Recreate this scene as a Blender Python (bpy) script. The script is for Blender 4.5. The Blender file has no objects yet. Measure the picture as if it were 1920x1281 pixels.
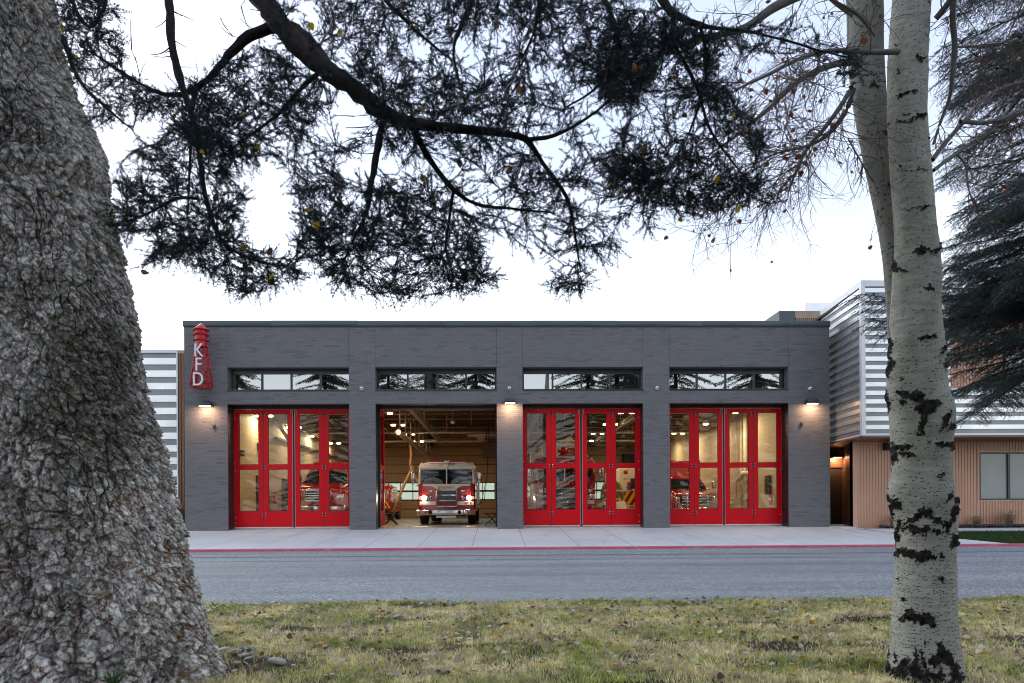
import bpy, math, random
import numpy as np
from mathutils import Vector, Matrix
R_ = math.radians
random.seed(7)
rng = np.random.default_rng(11)
scene = bpy.context.scene
COL = scene.collection

# ------------------------------------------------------------------ camera
F_PX = 1280.0; CX = 960.0; HY = 949.8
YAW, ROLL, CAMH = 0.0225, 0.00564, 0.76
CAM = np.array([0.0, -24.0, CAMH])
_f = np.array([math.sin(YAW), math.cos(YAW), 0.0])
_r = np.array([math.cos(YAW), -math.sin(YAW), 0.0])
_u = np.array([0.0, 0.0, 1.0])
CR = _r * math.cos(ROLL) - _u * math.sin(ROLL)
CU = _u * math.cos(ROLL) + _r * math.sin(ROLL)
cd = bpy.data.cameras.new('camera'); cam = bpy.data.objects.new('camera', cd); COL.objects.link(cam)
cd.sensor_width = 36; cd.lens = 24; cd.shift_y = (HY - 640.5) / 1920; cd.clip_start = 0.1; cd.clip_end = 2000
M = Matrix(((CR[0], CU[0], -_f[0], CAM[0]), (CR[1], CU[1], -_f[1], CAM[1]), (CR[2], CU[2], -_f[2], CAM[2]), (0, 0, 0, 1)))
cam.matrix_world = M
scene.camera = cam

def at(px, py, D):
    """world point seen at pixel (px, py) of the 1920 px photograph at depth D"""
    return CAM + D * (_f + CR * (px - CX) / F_PX + CU * (HY - py) / F_PX)
def on(px, py, Y):
    """world point seen at the pixel on the plane y = Y"""
    d = _f + CR * (px - CX) / F_PX + CU * (HY - py) / F_PX
    return CAM + d * ((Y - CAM[1]) / d[1])
def proj(P):
    d = np.asarray(P) - CAM
    z = d @ _f
    return CX + F_PX * (d @ CR) / z, HY - F_PX * (d @ CU) / z, z

# ------------------------------------------------------------------ objects
def tag(o, label=None, cat=None, group=None, kind=None):
    if label: o['label'] = label
    if cat: o['category'] = cat
    if group: o['group'] = group
    if kind: o['kind'] = kind
    return o
def thing(name, label, cat, loc=(0, 0, 0), rz=0.0, group=None):
    o = bpy.data.objects.new(name, None); COL.objects.link(o)
    o.location = loc; o.rotation_euler = (0, 0, rz); o.empty_display_size = .2
    return tag(o, label, cat, group)
def copy_tree(o, parent=None):
    c = o.copy(); COL.objects.link(c); c.parent = parent
    for ch in list(o.children): copy_tree(ch, c)
    return c
def bevel(o, w=.02, seg=2, ang=35):
    m = o.modifiers.new('bevel', 'BEVEL'); m.width = w; m.segments = seg; m.limit_method = 'ANGLE'; m.angle_limit = R_(ang)
    for p in o.data.polygons: p.use_smooth = True
    return o
def npmesh(name, V, F, mat, parent=None, col=None, smooth=False, uv=None):
    """one mesh object from arrays: V (n,3), F (m,k)"""
    V = np.ascontiguousarray(V, dtype=np.float32); F = np.ascontiguousarray(F, dtype=np.int32)
    me = bpy.data.meshes.new(name); m, k = F.shape
    me.vertices.add(len(V)); me.vertices.foreach_set('co', V.ravel())
    me.loops.add(m * k); me.loops.foreach_set('vertex_index', F.ravel())
    me.polygons.add(m)
    me.polygons.foreach_set('loop_start', np.arange(0, m * k, k, dtype=np.int32))
    me.polygons.foreach_set('loop_total', np.full(m, k, dtype=np.int32))
    if smooth: me.polygons.foreach_set('use_smooth', np.ones(m, dtype=bool))
    me.update(calc_edges=True)
    if col is not None:
        a = me.color_attributes.new('tint', 'FLOAT_COLOR', 'POINT')
        c = np.ones((len(V), 4), dtype=np.float32); c[:, :col.shape[1]] = col
        a.data.foreach_set('color', c.ravel())
    if uv is not None:
        l = me.uv_layers.new(name='UVMap'); l.data.foreach_set('uv', np.ascontiguousarray(uv[F.ravel()], dtype=np.float32).ravel())
    if mat: me.materials.append(mat)
    o = bpy.data.objects.new(name, me); COL.objects.link(o); o.parent = parent
    return o

class MB:
    """collects boxes, tubes, prisms; build() links them as ONE mesh object"""
    def __init__(s): s.v = []; s.f = []; s.sm = []
    def add(s, vs, fs, smooth=False):
        b = len(s.v); s.v += [tuple(map(float, p)) for p in vs]; s.f += [[i + b for i in f] for f in fs]; s.sm += [smooth] * len(fs); return s
    def box(s, x0, x1, y0, y1, z0, z1):
        if x0 > x1: x0, x1 = x1, x0
        if y0 > y1: y0, y1 = y1, y0
        if z0 > z1: z0, z1 = z1, z0
        return s.add([(x0, y0, z0), (x1, y0, z0), (x1, y1, z0), (x0, y1, z0), (x0, y0, z1), (x1, y0, z1), (x1, y1, z1), (x0, y1, z1)],
                     [(0, 3, 2, 1), (4, 5, 6, 7), (0, 1, 5, 4), (1, 2, 6, 5), (2, 3, 7, 6), (3, 0, 4, 7)])
    def quad(s, a, b, c, d): return s.add([a, b, c, d], [(0, 1, 2, 3)])
    def prism(s, poly, axis, a0, a1):
        """extrude a 2-D polygon (CCW) along axis: 'y' -> poly is (x,z); 'x' -> (y,z); 'z' -> (x,y)"""
        n = len(poly)
        def P(p, a):
            return (p[0], a, p[1]) if axis == 'y' else ((a, p[0], p[1]) if axis == 'x' else (p[0], p[1], a))
        vs = [P(p, a0) for p in poly] + [P(p, a1) for p in poly]
        fs = [tuple(range(n)), tuple(range(2 * n - 1, n - 1, -1))] + [(i, i + n, (i + 1) % n + n, (i + 1) % n) for i in range(n)]
        if axis == 'y': pass
        else: fs = [tuple(reversed(f)) for f in fs]
        return s.add(vs, fs)
    def tube(s, pts, rad, seg=8, caps=True, smooth=True):
        pts = [Vector(p) for p in pts]; n = len(pts)
        if not hasattr(rad, '__len__'): rad = [rad] * n
        vs = []; up = None
        for i, p in enumerate(pts):
            t = (pts[min(i + 1, n - 1)] - pts[max(i - 1, 0)]).normalized()
            if up is None: up = Vector((0, 0, 1)) if abs(t.z) < .9 else Vector((1, 0, 0))
            a = t.cross(up).normalized(); b = a.cross(t).normalized(); up = b
            for k in range(seg):
                th = 2 * math.pi * k / seg
                vs.append(p + (a * math.cos(th) + b * math.sin(th)) * rad[i])
        fs = [(i * seg + k, i * seg + (k + 1) % seg, (i + 1) * seg + (k + 1) % seg, (i + 1) * seg + k) for i in range(n - 1) for k in range(seg)]
        s.add(vs, fs, smooth)
        if caps:
            b = len(s.v) - len(vs)
            s.f += [[b + k for k in range(seg)][::-1], [b + (n - 1) * seg + k for k in range(seg)]]; s.sm += [False, False]
        return s
    def lathe(s, prof, c=(0, 0, 0), seg=24, axis='z'):
        vs = []
        for r, h in prof:
            for k in range(seg):
                th = 2 * math.pi * k / seg; a, b = r * math.cos(th), r * math.sin(th)
                p = (a, b, h) if axis == 'z' else ((h, a, b) if axis == 'x' else (a, h, b))
                vs.append((p[0] + c[0], p[1] + c[1], p[2] + c[2]))
        n = len(prof)
        fs = [(i * seg + k, i * seg + (k + 1) % seg, (i + 1) * seg + (k + 1) % seg, (i + 1) * seg + k) for i in range(n - 1) for k in range(seg)]
        if axis == 'y': fs = [f[::-1] for f in fs]
        return s.add(vs, fs, True)
    def build(s, name, mat, parent=None, uv=True):
        me = bpy.data.meshes.new(name); me.from_pydata(s.v, [], s.f); me.update()
        for p, q in zip(me.polygons, s.sm): p.use_smooth = q
        if uv:
            l = me.uv_layers.new(name='UVMap')
            co = me.vertices
            for p in me.polygons:
                n = p.normal; ax = max(range(3), key=lambda i: abs(n[i]))
                for li, vi in zip(p.loop_indices, p.vertices):
                    c = co[vi].co
                    l.data[li].uv = (c.x, c.z) if ax == 1 else ((c.y, c.z) if ax == 0 else (c.x, c.y))
        if mat: me.materials.append(mat)
        o = bpy.data.objects.new(name, me); COL.objects.link(o); o.parent = parent
        return o
def text(s, size, mat, name, parent, loc, rot=(math.pi / 2, 0, 0), depth=.004, sx=1.0, bold=0.0, align='CENTER'):
    c = bpy.data.curves.new('t', 'FONT'); c.body = s; c.size = size; c.extrude = depth; c.align_x = align; c.align_y = 'CENTER'; c.offset = bold
    t = bpy.data.objects.new('t', c); COL.objects.link(t)
    bpy.context.view_layer.update()
    me = bpy.data.meshes.new_from_object(t.evaluated_get(bpy.context.evaluated_depsgraph_get()))
    bpy.data.objects.remove(t); bpy.data.curves.remove(c)
    me.name = name; me.materials.clear(); me.materials.append(mat)
    o = bpy.data.objects.new(name, me); COL.objects.link(o); o.parent = parent
    o.location = loc; o.rotation_euler = rot; o.scale = (sx, 1, 1)
    return o

# ------------------------------------------------------------------ materials
class NT:
    def __init__(s, name):
        s.m = bpy.data.materials.new(name); s.m.use_nodes = True; s.t = s.m.node_tree; s.t.nodes.clear()
        s.out = s.n('ShaderNodeOutputMaterial')
    def n(s, typ, **kw):
        x = s.t.nodes.new(typ)
        for k, v in kw.items():
            if k.startswith('i_'):
                x.inputs[k[2:].replace('_', ' ')].default_value = v
            else: setattr(x, k, v)
        return x
    def l(s, a, b): s.t.links.new(a, b)
    def coord(s, kind='Object', scale=(1, 1, 1)):
        tc = s.n('ShaderNodeTexCoord'); mp = s.n('ShaderNodeMapping'); mp.inputs['Scale'].default_value = scale
        s.l(tc.outputs[kind], mp.inputs['Vector']); return mp.outputs['Vector']
    def noise(s, vec, scale, detail=4, rough=.55, dist=0.0):
        x = s.n('ShaderNodeTexNoise'); x.inputs['Scale'].default_value = scale; x.inputs['Detail'].default_value = detail
        x.inputs['Roughness'].default_value = rough; x.inputs['Distortion'].default_value = dist
        s.l(vec, x.inputs['Vector']); return x.outputs['Fac']
    def ramp(s, fac, stops):
        x = s.n('ShaderNodeValToRGB'); e = x.color_ramp.elements
        while len(e) > 1: e.remove(e[-1])
        e[0].position = stops[0][0]; e[0].color = c4(stops[0][1])
        for p, c in stops[1:]:
            q = e.new(p); q.color = c4(c)
        s.l(fac, x.inputs['Fac']); return x.outputs['Color']
    def mix(s, fac, a, b, mode='MIX'):
        x = s.n('ShaderNodeMix'); x.data_type = 'RGBA'; x.blend_type = mode
        for v, i in ((fac, 0), (a, 6), (b, 7)):
            if hasattr(v, 'is_linked'): s.l(v, x.inputs[i])
            elif i == 0: x.inputs[0].default_value = v
            else: x.inputs[i].default_value = c4(v)
        return x.outputs[2]
    def math(s, op, a, b=0.0, c=None):
        x = s.n('ShaderNodeMath'); x.operation = op
        for i, v in enumerate((a, b) if c is None else (a, b, c)):
            if hasattr(v, 'is_linked'): s.l(v, x.inputs[i])
            else: x.inputs[i].default_value = v
        return x.outputs[0]
    def bump(s, h, strength=.3, dist=.01, normal=None):
        x = s.n('ShaderNodeBump'); x.inputs['Strength'].default_value = strength; x.inputs['Distance'].default_value = dist
        s.l(h, x.inputs['Height'])
        if normal is not None: s.l(normal, x.inputs['Normal'])
        return x.outputs['Normal']
    def bsdf(s, col=None, rough=.6, metal=0.0, normal=None, spec=.5, coat=0.0, sub=None):
        b = s.n('ShaderNodeBsdfPrincipled')
        for k, v in (('Base Color', col), ('Roughness', rough), ('Metallic', metal), ('Normal', normal), ('Specular IOR Level', spec), ('Coat Weight', coat)):
            if v is None: continue
            if hasattr(v, 'is_linked'): s.l(v, b.inputs[k])
            else: b.inputs[k].default_value = c4(v) if k == 'Base Color' else v
        s.l(b.outputs[0], s.out.inputs['Surface']); return b
def c4(c):
    c = tuple(c)
    return c if len(c) == 4 else c + (1.0,)
def mul(c, k): return tuple(x * k for x in c[:3])
def simple(name, col, rough=.5, metal=0.0, var=.12, scale=3.0, bump=0.0, bscale=60, spec=.5, coat=0.0):
    t = NT(name); v = t.coord()
    n = t.noise(v, scale, 5)
    c = t.ramp(n, [(.3, mul(col, 1 - var)), (.7, mul(col, 1 + var))])
    r = t.math('MULTIPLY_ADD', t.noise(v, scale * 4, 3), .25, rough - .12)
    nm = t.bump(t.noise(v, bscale, 4), bump, .004) if bump else None
    t.bsdf(c, r, metal, nm, spec, coat); return t.m
def emis(name, col, st):
    t = NT(name); e = t.n('ShaderNodeEmission'); e.inputs[0].default_value = c4(col); e.inputs[1].default_value = st
    t.l(e.outputs[0], t.out.inputs['Surface']); return t.m
def glass(name, refl=.08, tint=(1, 1, 1), rough=0.0, wob=0.0):
    """thin window glass: lets light through, mirrors a little and more at grazing angles"""
    t = NT(name)
    tr = t.n('ShaderNodeBsdfTransparent'); tr.inputs[0].default_value = c4(tint)
    gl = t.n('ShaderNodeBsdfGlossy'); gl.inputs['Roughness'].default_value = rough
    if wob:
        nn = t.bump(t.noise(t.coord(), 1.3, 2), wob, .02); t.l(nn, gl.inputs['Normal'])
    lw = t.n('ShaderNodeLayerWeight'); lw.inputs[0].default_value = .35
    f = t.math('MULTIPLY_ADD', lw.outputs['Fresnel'], .6, refl)
    mx = t.n('ShaderNodeMixShader'); t.l(f, mx.inputs[0]); t.l(tr.outputs[0], mx.inputs[1]); t.l(gl.outputs[0], mx.inputs[2])
    t.l(mx.outputs[0], t.out.inputs['Surface']); return t.m
# ------------------------------------------------------------------ library
def brick_mat(name, cols, mortar, bw, rh, ms, bumpd=.004, rough=.8, off=.5):
    t = NT(name); tc = t.n('ShaderNodeTexCoord'); v = tc.outputs['UV']
    b = t.n('ShaderNodeTexBrick'); b.offset = off; b.squash = 1; t.l(v, b.inputs['Vector'])
    b.inputs['Scale'].default_value = 1; b.inputs['Mortar Size'].default_value = ms; b.inputs['Brick Width'].default_value = bw
    b.inputs['Row Height'].default_value = rh; b.inputs['Mortar Smooth'].default_value = .2; b.inputs['Bias'].default_value = 0
    b.inputs['Color1'].default_value = (0, 0, 0, 1); b.inputs['Color2'].default_value = (1, 1, 1, 1); b.inputs['Mortar'].default_value = (.5, .5, .5, 1)
    cr = t.ramp(b.outputs['Color'], cols)
    big = t.noise(v, .6, 3)
    cr = t.mix(t.math('MULTIPLY', big, .5), cr, t.ramp(b.outputs['Color'], [(0, mul(cols[0][1], 1.2)), (1, mul(cols[-1][1], 1.15))]))
    fine = t.noise(v, 90, 4)
    cr = t.mix(.6, cr, t.ramp(fine, [(.25, (.45, .45, .45)), (.75, (1.0, 1.0, 1.0))]), 'MULTIPLY')
    c = t.mix(b.outputs['Fac'], cr, mortar)
    # a few pale efflorescence specks
    sp = t.ramp(t.noise(v, 5.5, 6, .75), [(.70, (0, 0, 0)), (.76, (1, 1, 1))])
    c = t.mix(t.math('MULTIPLY', sp, .22), c, (.4, .4, .42))
    h = t.math('ADD', t.math('MULTIPLY', b.outputs['Fac'], -1.0), t.math('MULTIPLY', fine, .35))
    t.bsdf(c, rough, 0, t.bump(h, .8, bumpd), .3); return t.m
M_brick = brick_mat('dark_brick', [(0, (.165, .168, .176)), (.3, (.255, .257, .264)), (.55, (.215, .210, .212)), (.8, (.265, .224, .218)), (1, (.22, .226, .238))], (.14, .142, .148), .31, .0677, .006)
M_cmu = brick_mat('cream_block', [(0, (.60, .50, .35)), (.5, (.66, .56, .4)), (1, (.63, .53, .37))], (.40, .33, .22), .4, .2, .006, .003, .6)
M_dkmetal = simple('charcoal_metal', (.06, .066, .075), .35, .5, .15, 1.5)
M_coping = simple('grey_coping', (.085, .10, .11), .4, .45, .12, .5)
M_black = simple('black_rubber', (.012, .012, .013), .6, 0, .2)
M_hinge = simple('hinge_red', (.16, .004, .008), .4, .2, .1)
M_jamb = simple('jamb_steel', (.045, .04, .045), .3, .6, .2, 2)
M_red = simple('red_door_paint', (.68, .002, .010), .38, 0, .05, 1.2, .04, 140, .22)
M_redsign = simple('red_sign_paint', (.55, .008, .025), .28, 0, .1, 3)
M_white = simple('white_paint', (.86, .86, .86), .4, 0, .04, 3)
M_cream = simple('cream_paint', (.74, .66, .52), .4, 0, .06, 3)
M_cabwhite = simple('cab_white', (.86, .83, .76), .3, 0, .04, 3)
M_chrome = simple('chrome', (.62, .63, .65), .12, 1, .1, 6)
M_steel = simple('galvanised_steel', (.42, .41, .4), .35, .8, .2, 8)
M_truckred = simple('truck_red', (.36, .008, .010), .15, 0, .08, 2, 0, 60, .5, .6)
M_tyre = simple('tyre_rubber', (.014, .014, .014), .75, 0, .3, 20, .2)
M_amber = simple('tan_panel', (.28, .185, .105), .5, 0, .1, 1)
M_tanpipe = simple('tan_pipe', (.42, .26, .13), .5, 0, .15, 4)
M_yellow = simple('reflective_yellow', (.7, .55, .02), .5, 0, .1, 4)
M_gold = simple('gold_letters', (.50, .31, .03), .35, .2, .1, 6)
M_blue = simple('blue_marking', (.02, .07, .25), .5, 0, .1, 4)
M_lens = simple('red_lens', (.5, .01, .01), .1, 0, .15, 12)
M_dark = simple('dark_interior', (.012, .012, .013), .7)
M_deck = simple('dark_deck', (.03, .026, .022), .7, 0, .25, 2)
M_joist = simple('joist_steel', (.10, .075, .05), .55, 0, .2, 3)
M_ddoor = simple('dark_door', (.035, .025, .018), .45, 0, .15, 3)
M_copper = simple('copper_siding', (.64, .37, .25), .45, .1, .1, .7, .05, 30)
M_brown = simple('brown_siding', (.20, .10, .06), .4, .35, .15, .8)
M_silver = simple('silver_siding', (.74, .76, .78), .30, .8, .05, .6)
M_silverlt = simple('silver_trim', (.72, .74, .76), .4, .3, .04, .6)
M_glass_door = glass('door_glass', .004, (.93, .95, .93), 0, .012)
M_glass_clere = glass('clerestory_glass', .44, (.5, .53, .52), 0, .015)
M_glass_shade = simple('shaded_window', (.30, .34, .34), .12, 0, .05, 2, 0, 60, .6)
M_glass_veh = glass('windscreen_glass', .06, (.55, .62, .6))
M_warm = emis('warm_lamp', (1.0, .66, .30), 22)
M_warmtube = emis('warm_tube', (1.0, .74, .36), 16)
M_head = emis('headlight_glow', (1.0, .86, .6), 60)
M_redglow = emis('red_marker_glow', (1.0, .08, .03), 5)
M_outside = emis('daylight_through_rear_glass', (.85, .93, 1.0), .8)

def floor_mat():
    t = NT('sealed_floor'); v = t.coord()
    n = t.noise(v, .8, 6, .6); c = t.ramp(n, [(.3, (.24, .21, .17)), (.7, (.34, .30, .25))])
    t.bsdf(c, t.math('MULTIPLY_ADD', n, .3, .12), 0, None, .5); return t.m
M_floor = floor_mat()

def concrete_mat(name='concrete', k=1.0, jx=1.45, jy=3.05):
    t = NT(name); v = t.coord()
    n1 = t.noise(v, .35, 6, .6); n2 = t.noise(v, 45, 5, .7)
    br = t.noise(t.coord('Object', (2, 14, 1)), 2.0, 5, .7)
    c = t.ramp(n1, [(.25, mul((.58, .585, .58), k)), (.5, mul((.67, .675, .67), k)), (.8, mul((.75, .755, .75), k))])
    c = t.mix(.5, c, t.ramp(n2, [(.3, (.72, .72, .72)), (.7, (1.05, 1.05, 1.05))]), 'MULTIPLY')
    c = t.mix(.35, c, t.ramp(br, [(.35, (.7, .7, .7)), (.6, (1.05, 1.05, 1.05))]), 'MULTIPLY')
    # tooled joints
    sx = t.n('ShaderNodeSeparateXYZ'); t.l(v, sx.inputs[0])
    fx = t.math('ABSOLUTE', t.math('SUBTRACT', t.math('FRACT', t.math('DIVIDE', t.math('ADD', sx.outputs[0], 100.0), jx)), .5))
    jxm = t.math('LESS_THAN', fx, .0065 * 1.45 / jx)
    fy = t.math('ABSOLUTE', t.math('SUBTRACT', t.math('FRACT', t.math('DIVIDE', t.math('ADD', sx.outputs[1], 100.0), jy)), .5))
    jym = t.math('LESS_THAN', fy, .003)
    j = t.math('MAXIMUM', jxm, jym)
    c = t.mix(t.math('MULTIPLY', j, .62), c, (.07, .07, .07))
    # faint tyre tracks and stains
    st = t.ramp(t.noise(t.coord('Object', (1.6, .25, 1)), 1.1, 5, .7), [(.56, (1, 1, 1)), (.72, (.80, .80, .81))])
    c = t.mix(.9, c, st, 'MULTIPLY')
    h = t.math('SUBTRACT', t.math('MULTIPLY', n2, .4), j)
    t.bsdf(c, .75, 0, t.bump(h, .4, .004), .3); return t.m
M_conc = concrete_mat()
M_walk = concrete_mat('sidewalk_concrete', 1.08, 1.5, 50)

def asphalt_mat():
    t = NT('asphalt'); v = t.coord()
    agg = t.n('ShaderNodeTexVoronoi'); agg.inputs['Scale'].default_value = 66; t.l(v, agg.inputs['Vector'])
    bw = t.n('ShaderNodeRGBToBW'); t.l(agg.outputs['Color'], bw.inputs[0])
    a = t.ramp(bw.outputs[0], [(.12, (.085, .097, .105)), (.5, (.20, .226, .238)), (.78, (.36, .385, .40)), (.93, (.70, .72, .72))])
    sx = t.n('ShaderNodeSeparateXYZ'); t.l(v, sx.inputs[0])
    # polished wheel tracks run along the road
    ty = t.coord('Object', (.04, 1, 1))
    tr = t.noise(ty, .75, 3, .5)
    c = t.mix(1.0, a, t.ramp(tr, [(.36, (.58, .62, .72)), (.5, (1.0, 1.0, 1.0)), (.64, (1.22, 1.2, 1.16))]), 'MULTIPLY')
    pt = t.noise(t.coord('Object', (.25, 1, 1)), 1.3, 7, .7)
    c = t.mix(.6, c, t.ramp(pt, [(.3, (.74, .76, .8)), (.7, (1.2, 1.2, 1.2))]), 'MULTIPLY')
    # faded yellow line, tar seam and worn edge of the paving
    wob = t.math('MULTIPLY', t.math('SUBTRACT', t.noise(t.coord('Object', (.5, .5, 1)), 1.0, 3), .5), .12)
    yy = t.math('ADD', sx.outputs[1], wob)
    def band(y0, w, soft=.25):
        d = t.math('ABSOLUTE', t.math('SUBTRACT', yy, y0)); return t.math('LESS_THAN', d, w)
    wear = t.ramp(t.noise(v, 9, 6, .8), [(.40, (0, 0, 0)), (.62, (1, 1, 1))])
    c = t.mix(t.math('MULTIPLY', t.math('MULTIPLY', band(-8.85, .05), wear), .85), c, (.42, .33, .19))
    c = t.mix(t.math('MULTIPLY', band(-7.42, .10), .6), c, (.035, .04, .055))
    c = t.mix(t.math('MULTIPLY', band(-8.45, .07), .45), c, (.04, .045, .06))
    c = t.mix(t.math('MULTIPLY', band(-11.1, .3), .22), c, (.06, .07, .09))
    # chalky patches near the shoulder
    ch = t.ramp(t.noise(t.coord('Object', (1, 5, 1)), 2.2, 6, .8), [(.66, (0, 0, 0)), (.71, (1, 1, 1))])
    near = t.math('LESS_THAN', sx.outputs[1], -12.6)
    c = t.mix(t.math('MULTIPLY', t.math('MULTIPLY', ch, near), .35), c, (.35, .35, .34))
    hh = t.math('ADD', bw.outputs[0], t.noise(v, 160, 3))
    t.bsdf(c, .7, 0, t.bump(hh, .9, .006), .35); return t.m
M_asph = asphalt_mat()

def redcurb_mat():
    t = NT('red_curb_paint'); v = t.coord()
    w = t.ramp(t.noise(t.coord('Object', (1, 4, 4)), 3.0, 6, .75), [(.52, (0, 0, 0)), (.68, (1, 1, 1))])
    c = t.mix(t.noise(v, 2, 3), (.56, .07, .13), (.70, .16, .24))
    c = t.mix(t.math('MULTIPLY', w, .6), c, (.5, .42, .43))
    t.bsdf(c, .6, 0, None, .3); return t.m
M_redcurb = redcurb_mat()

def soil_mat():
    t = NT('lawn_soil'); v = t.coord()
    n = t.noise(v, 1.3, 7, .65); n2 = t.noise(v, 40, 6, .7)
    c = t.ramp(n, [(.3, (.028, .024, .021)), (.5, (.075, .062, .043)), (.7, (.12, .105, .05))])
    c = t.mix(.7, c, t.ramp(n2, [(.3, (.45, .45, .45)), (.7, (1.4, 1.35, 1.25))]), 'MULTIPLY')
    t.bsdf(c, .95, 0, t.bump(n2, 1.0, .02), .2); return t.m
M_soil = soil_mat()
M_ground = simple('far_ground', (.09, .085, .055), .95, 0, .3, .3)
M_gravel = simple('dark_gravel', (.06, .065, .075), .8, 0, .6, 18, .5, 30)

def tint_mat(name, rough=.6, spec=.3, trans=0.0, bumpn=0.0, bs=200, gain=1.0):
    t = NT(name); a = t.n('ShaderNodeVertexColor'); a.layer_name = 'tint'
    c = a.outputs['Color']
    nm = t.bump(t.noise(t.coord(), bs, 4), bumpn, .003) if bumpn else None
    b = t.bsdf(c, rough, 0, nm, spec)
    if trans:
        tl = t.n('ShaderNodeBsdfTranslucent'); t.l(c, tl.inputs[0])
        mx = t.n('ShaderNodeMixShader'); mx.inputs[0].default_value = trans
        t.l(b.outputs[0], mx.inputs[1]); t.l(tl.outputs[0], mx.inputs[2]); t.l(mx.outputs[0], t.out.inputs['Surface'])
    return t.m
M_blade = tint_mat('grass_blades', .6, .25, .3)
M_leaf = tint_mat('autumn_leaves', .55, .3, .35)
M_stone = tint_mat('pebble_stone', .7, .3, 0, .5, 60)
M_needle = tint_mat('spruce_needles', .55, .35, .12)
def bark_tint(name, bs, bump, dist, k=.85):
    t = NT(name); a = t.n('ShaderNodeVertexColor'); a.layer_name = 'tint'; v = t.coord()
    f1 = t.noise(v, bs, 8, .7); f2 = t.noise(v, bs * 4, 5, .7)
    c = t.mix(k, a.outputs['Color'], t.ramp(f1, [(.28, (.42, .40, .38)), (.5, (1, 1, 1)), (.72, (1.45, 1.45, 1.42))]), 'MULTIPLY')
    c = t.mix(k * .6, c, t.ramp(f2, [(.3, (.6, .6, .6)), (.7, (1.3, 1.3, 1.3))]), 'MULTIPLY')
    t.bsdf(c, .85, 0, t.bump(t.math('ADD', f1, t.math('MULTIPLY', f2, .4)), bump, dist), .25); return t.m
M_sbark = bark_tint('spruce_bark', 28, .9, .012)
M_abark = bark_tint('aspen_bark', 60, .25, .002, .35)
M_twig = simple('spruce_twig', (.016, .011, .010), .9, 0, .5, 14, .8, 60)
M_atwig = simple('aspen_twig', (.13, .125, .115), .7, 0, .3, 10, .2, 60)
M_reddish = simple('aspen_fine_twig', (.10, .06, .05), .7, 0, .3, 10)
# ------------------------------------------------------------------ world and sun
w = bpy.data.worlds.new('World'); scene.world = w; w.use_nodes = True
nt = w.node_tree; nt.nodes.clear()
o_ = nt.nodes.new('ShaderNodeOutputWorld'); bg = nt.nodes.new('ShaderNodeBackground'); bg2 = nt.nodes.new('ShaderNodeBackground')
sky = nt.nodes.new('ShaderNodeTexSky'); sky.sky_type = 'NISHITA'; sky.sun_disc = False
SUN_EL, SUN_ROT = R_(38), R_(-38)
sky.sun_elevation = SUN_EL; sky.sun_rotation = SUN_ROT; sky.air_density = 1.3; sky.dust_density = .6
nt.links.new(sky.outputs[0], bg.inputs[0]); bg.inputs[1].default_value = .05
tc = nt.nodes.new('ShaderNodeTexCoord'); sx = nt.nodes.new('ShaderNodeSeparateXYZ'); nt.links.new(tc.outputs['Generated'], sx.inputs[0])
rp = nt.nodes.new('ShaderNodeValToRGB'); e = rp.color_ramp.elements
e[0].position = 0.0; e[0].color = (.92, .92, .925, 1); e[1].position = 1.0; e[1].color = (.50, .56, .68, 1)
for p, c in ((.19, (.78, .795, .83, 1)), (.34, (.53, .56, .66, 1)), (.55, (.43, .47, .60, 1))):
    q = e.new(p); q.color = c
nz = nt.nodes.new('ShaderNodeTexNoise'); nz.inputs['Scale'].default_value = 1.6; nz.inputs['Detail'].default_value = 5
mp = nt.nodes.new('ShaderNodeMapping'); mp.inputs['Scale'].default_value = (1, 1, 3.2); nt.links.new(tc.outputs['Generated'], mp.inputs[0]); nt.links.new(mp.outputs[0], nz.inputs['Vector'])
ad = nt.nodes.new('ShaderNodeMath'); ad.operation = 'MULTIPLY_ADD'; ad.inputs[1].default_value = -.28; nt.links.new(nz.outputs['Fac'], ad.inputs[0])
ad2 = nt.nodes.new('ShaderNodeMath'); ad2.operation = 'ADD'; ad2.inputs[1].default_value = .14; nt.links.new(sx.outputs[2], ad2.inputs[0]); nt.links.new(ad2.outputs[0], ad.inputs[2])
nt.links.new(ad.outputs[0], rp.inputs[0]); nt.links.new(rp.outputs[0], bg2.inputs[0]); bg2.inputs[1].default_value = .98
ads = nt.nodes.new('ShaderNodeAddShader'); nt.links.new(bg.outputs[0], ads.inputs[0]); nt.links.new(bg2.outputs[0], ads.inputs[1]); nt.links.new(ads.outputs[0], o_.inputs[0])
sl = bpy.data.lights.new('sun', 'SUN'); sl.energy = .6; sl.angle = R_(25); sl.color = (1, .95, .88)
so = bpy.data.objects.new('sun', sl); COL.objects.link(so)
# low sun beyond the station at the left, veiled by thin cloud
az = SUN_ROT; dirv = Vector((math.sin(az) * math.cos(SUN_EL), math.cos(az) * math.cos(SUN_EL), math.sin(SUN_EL)))
so.rotation_euler = dirv.to_track_quat('Z', 'Y').to_euler()
scene.view_settings.view_transform = 'Standard'; scene.view_settings.look = 'None'; scene.view_settings.exposure = 0.58; scene.view_settings.gamma = 1.0
scene.render.engine = 'CYCLES'
cy = scene.cycles; cy.use_denoising = True; cy.filter_width = 1.05; cy.max_bounces = 8; cy.diffuse_bounces = 3; cy.glossy_bounces = 4; cy.transparent_max_bounces = 16; cy.transmission_bounces = 4
cy.sample_clamp_indirect = 6; cy.sample_clamp_direct = 0; cy.caustics_reflective = False; cy.caustics_refractive = False
try: cy.denoiser = 'OPENIMAGEDENOISE'; cy.denoising_prefilter = 'ACCURATE'
except Exception: pass

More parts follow.
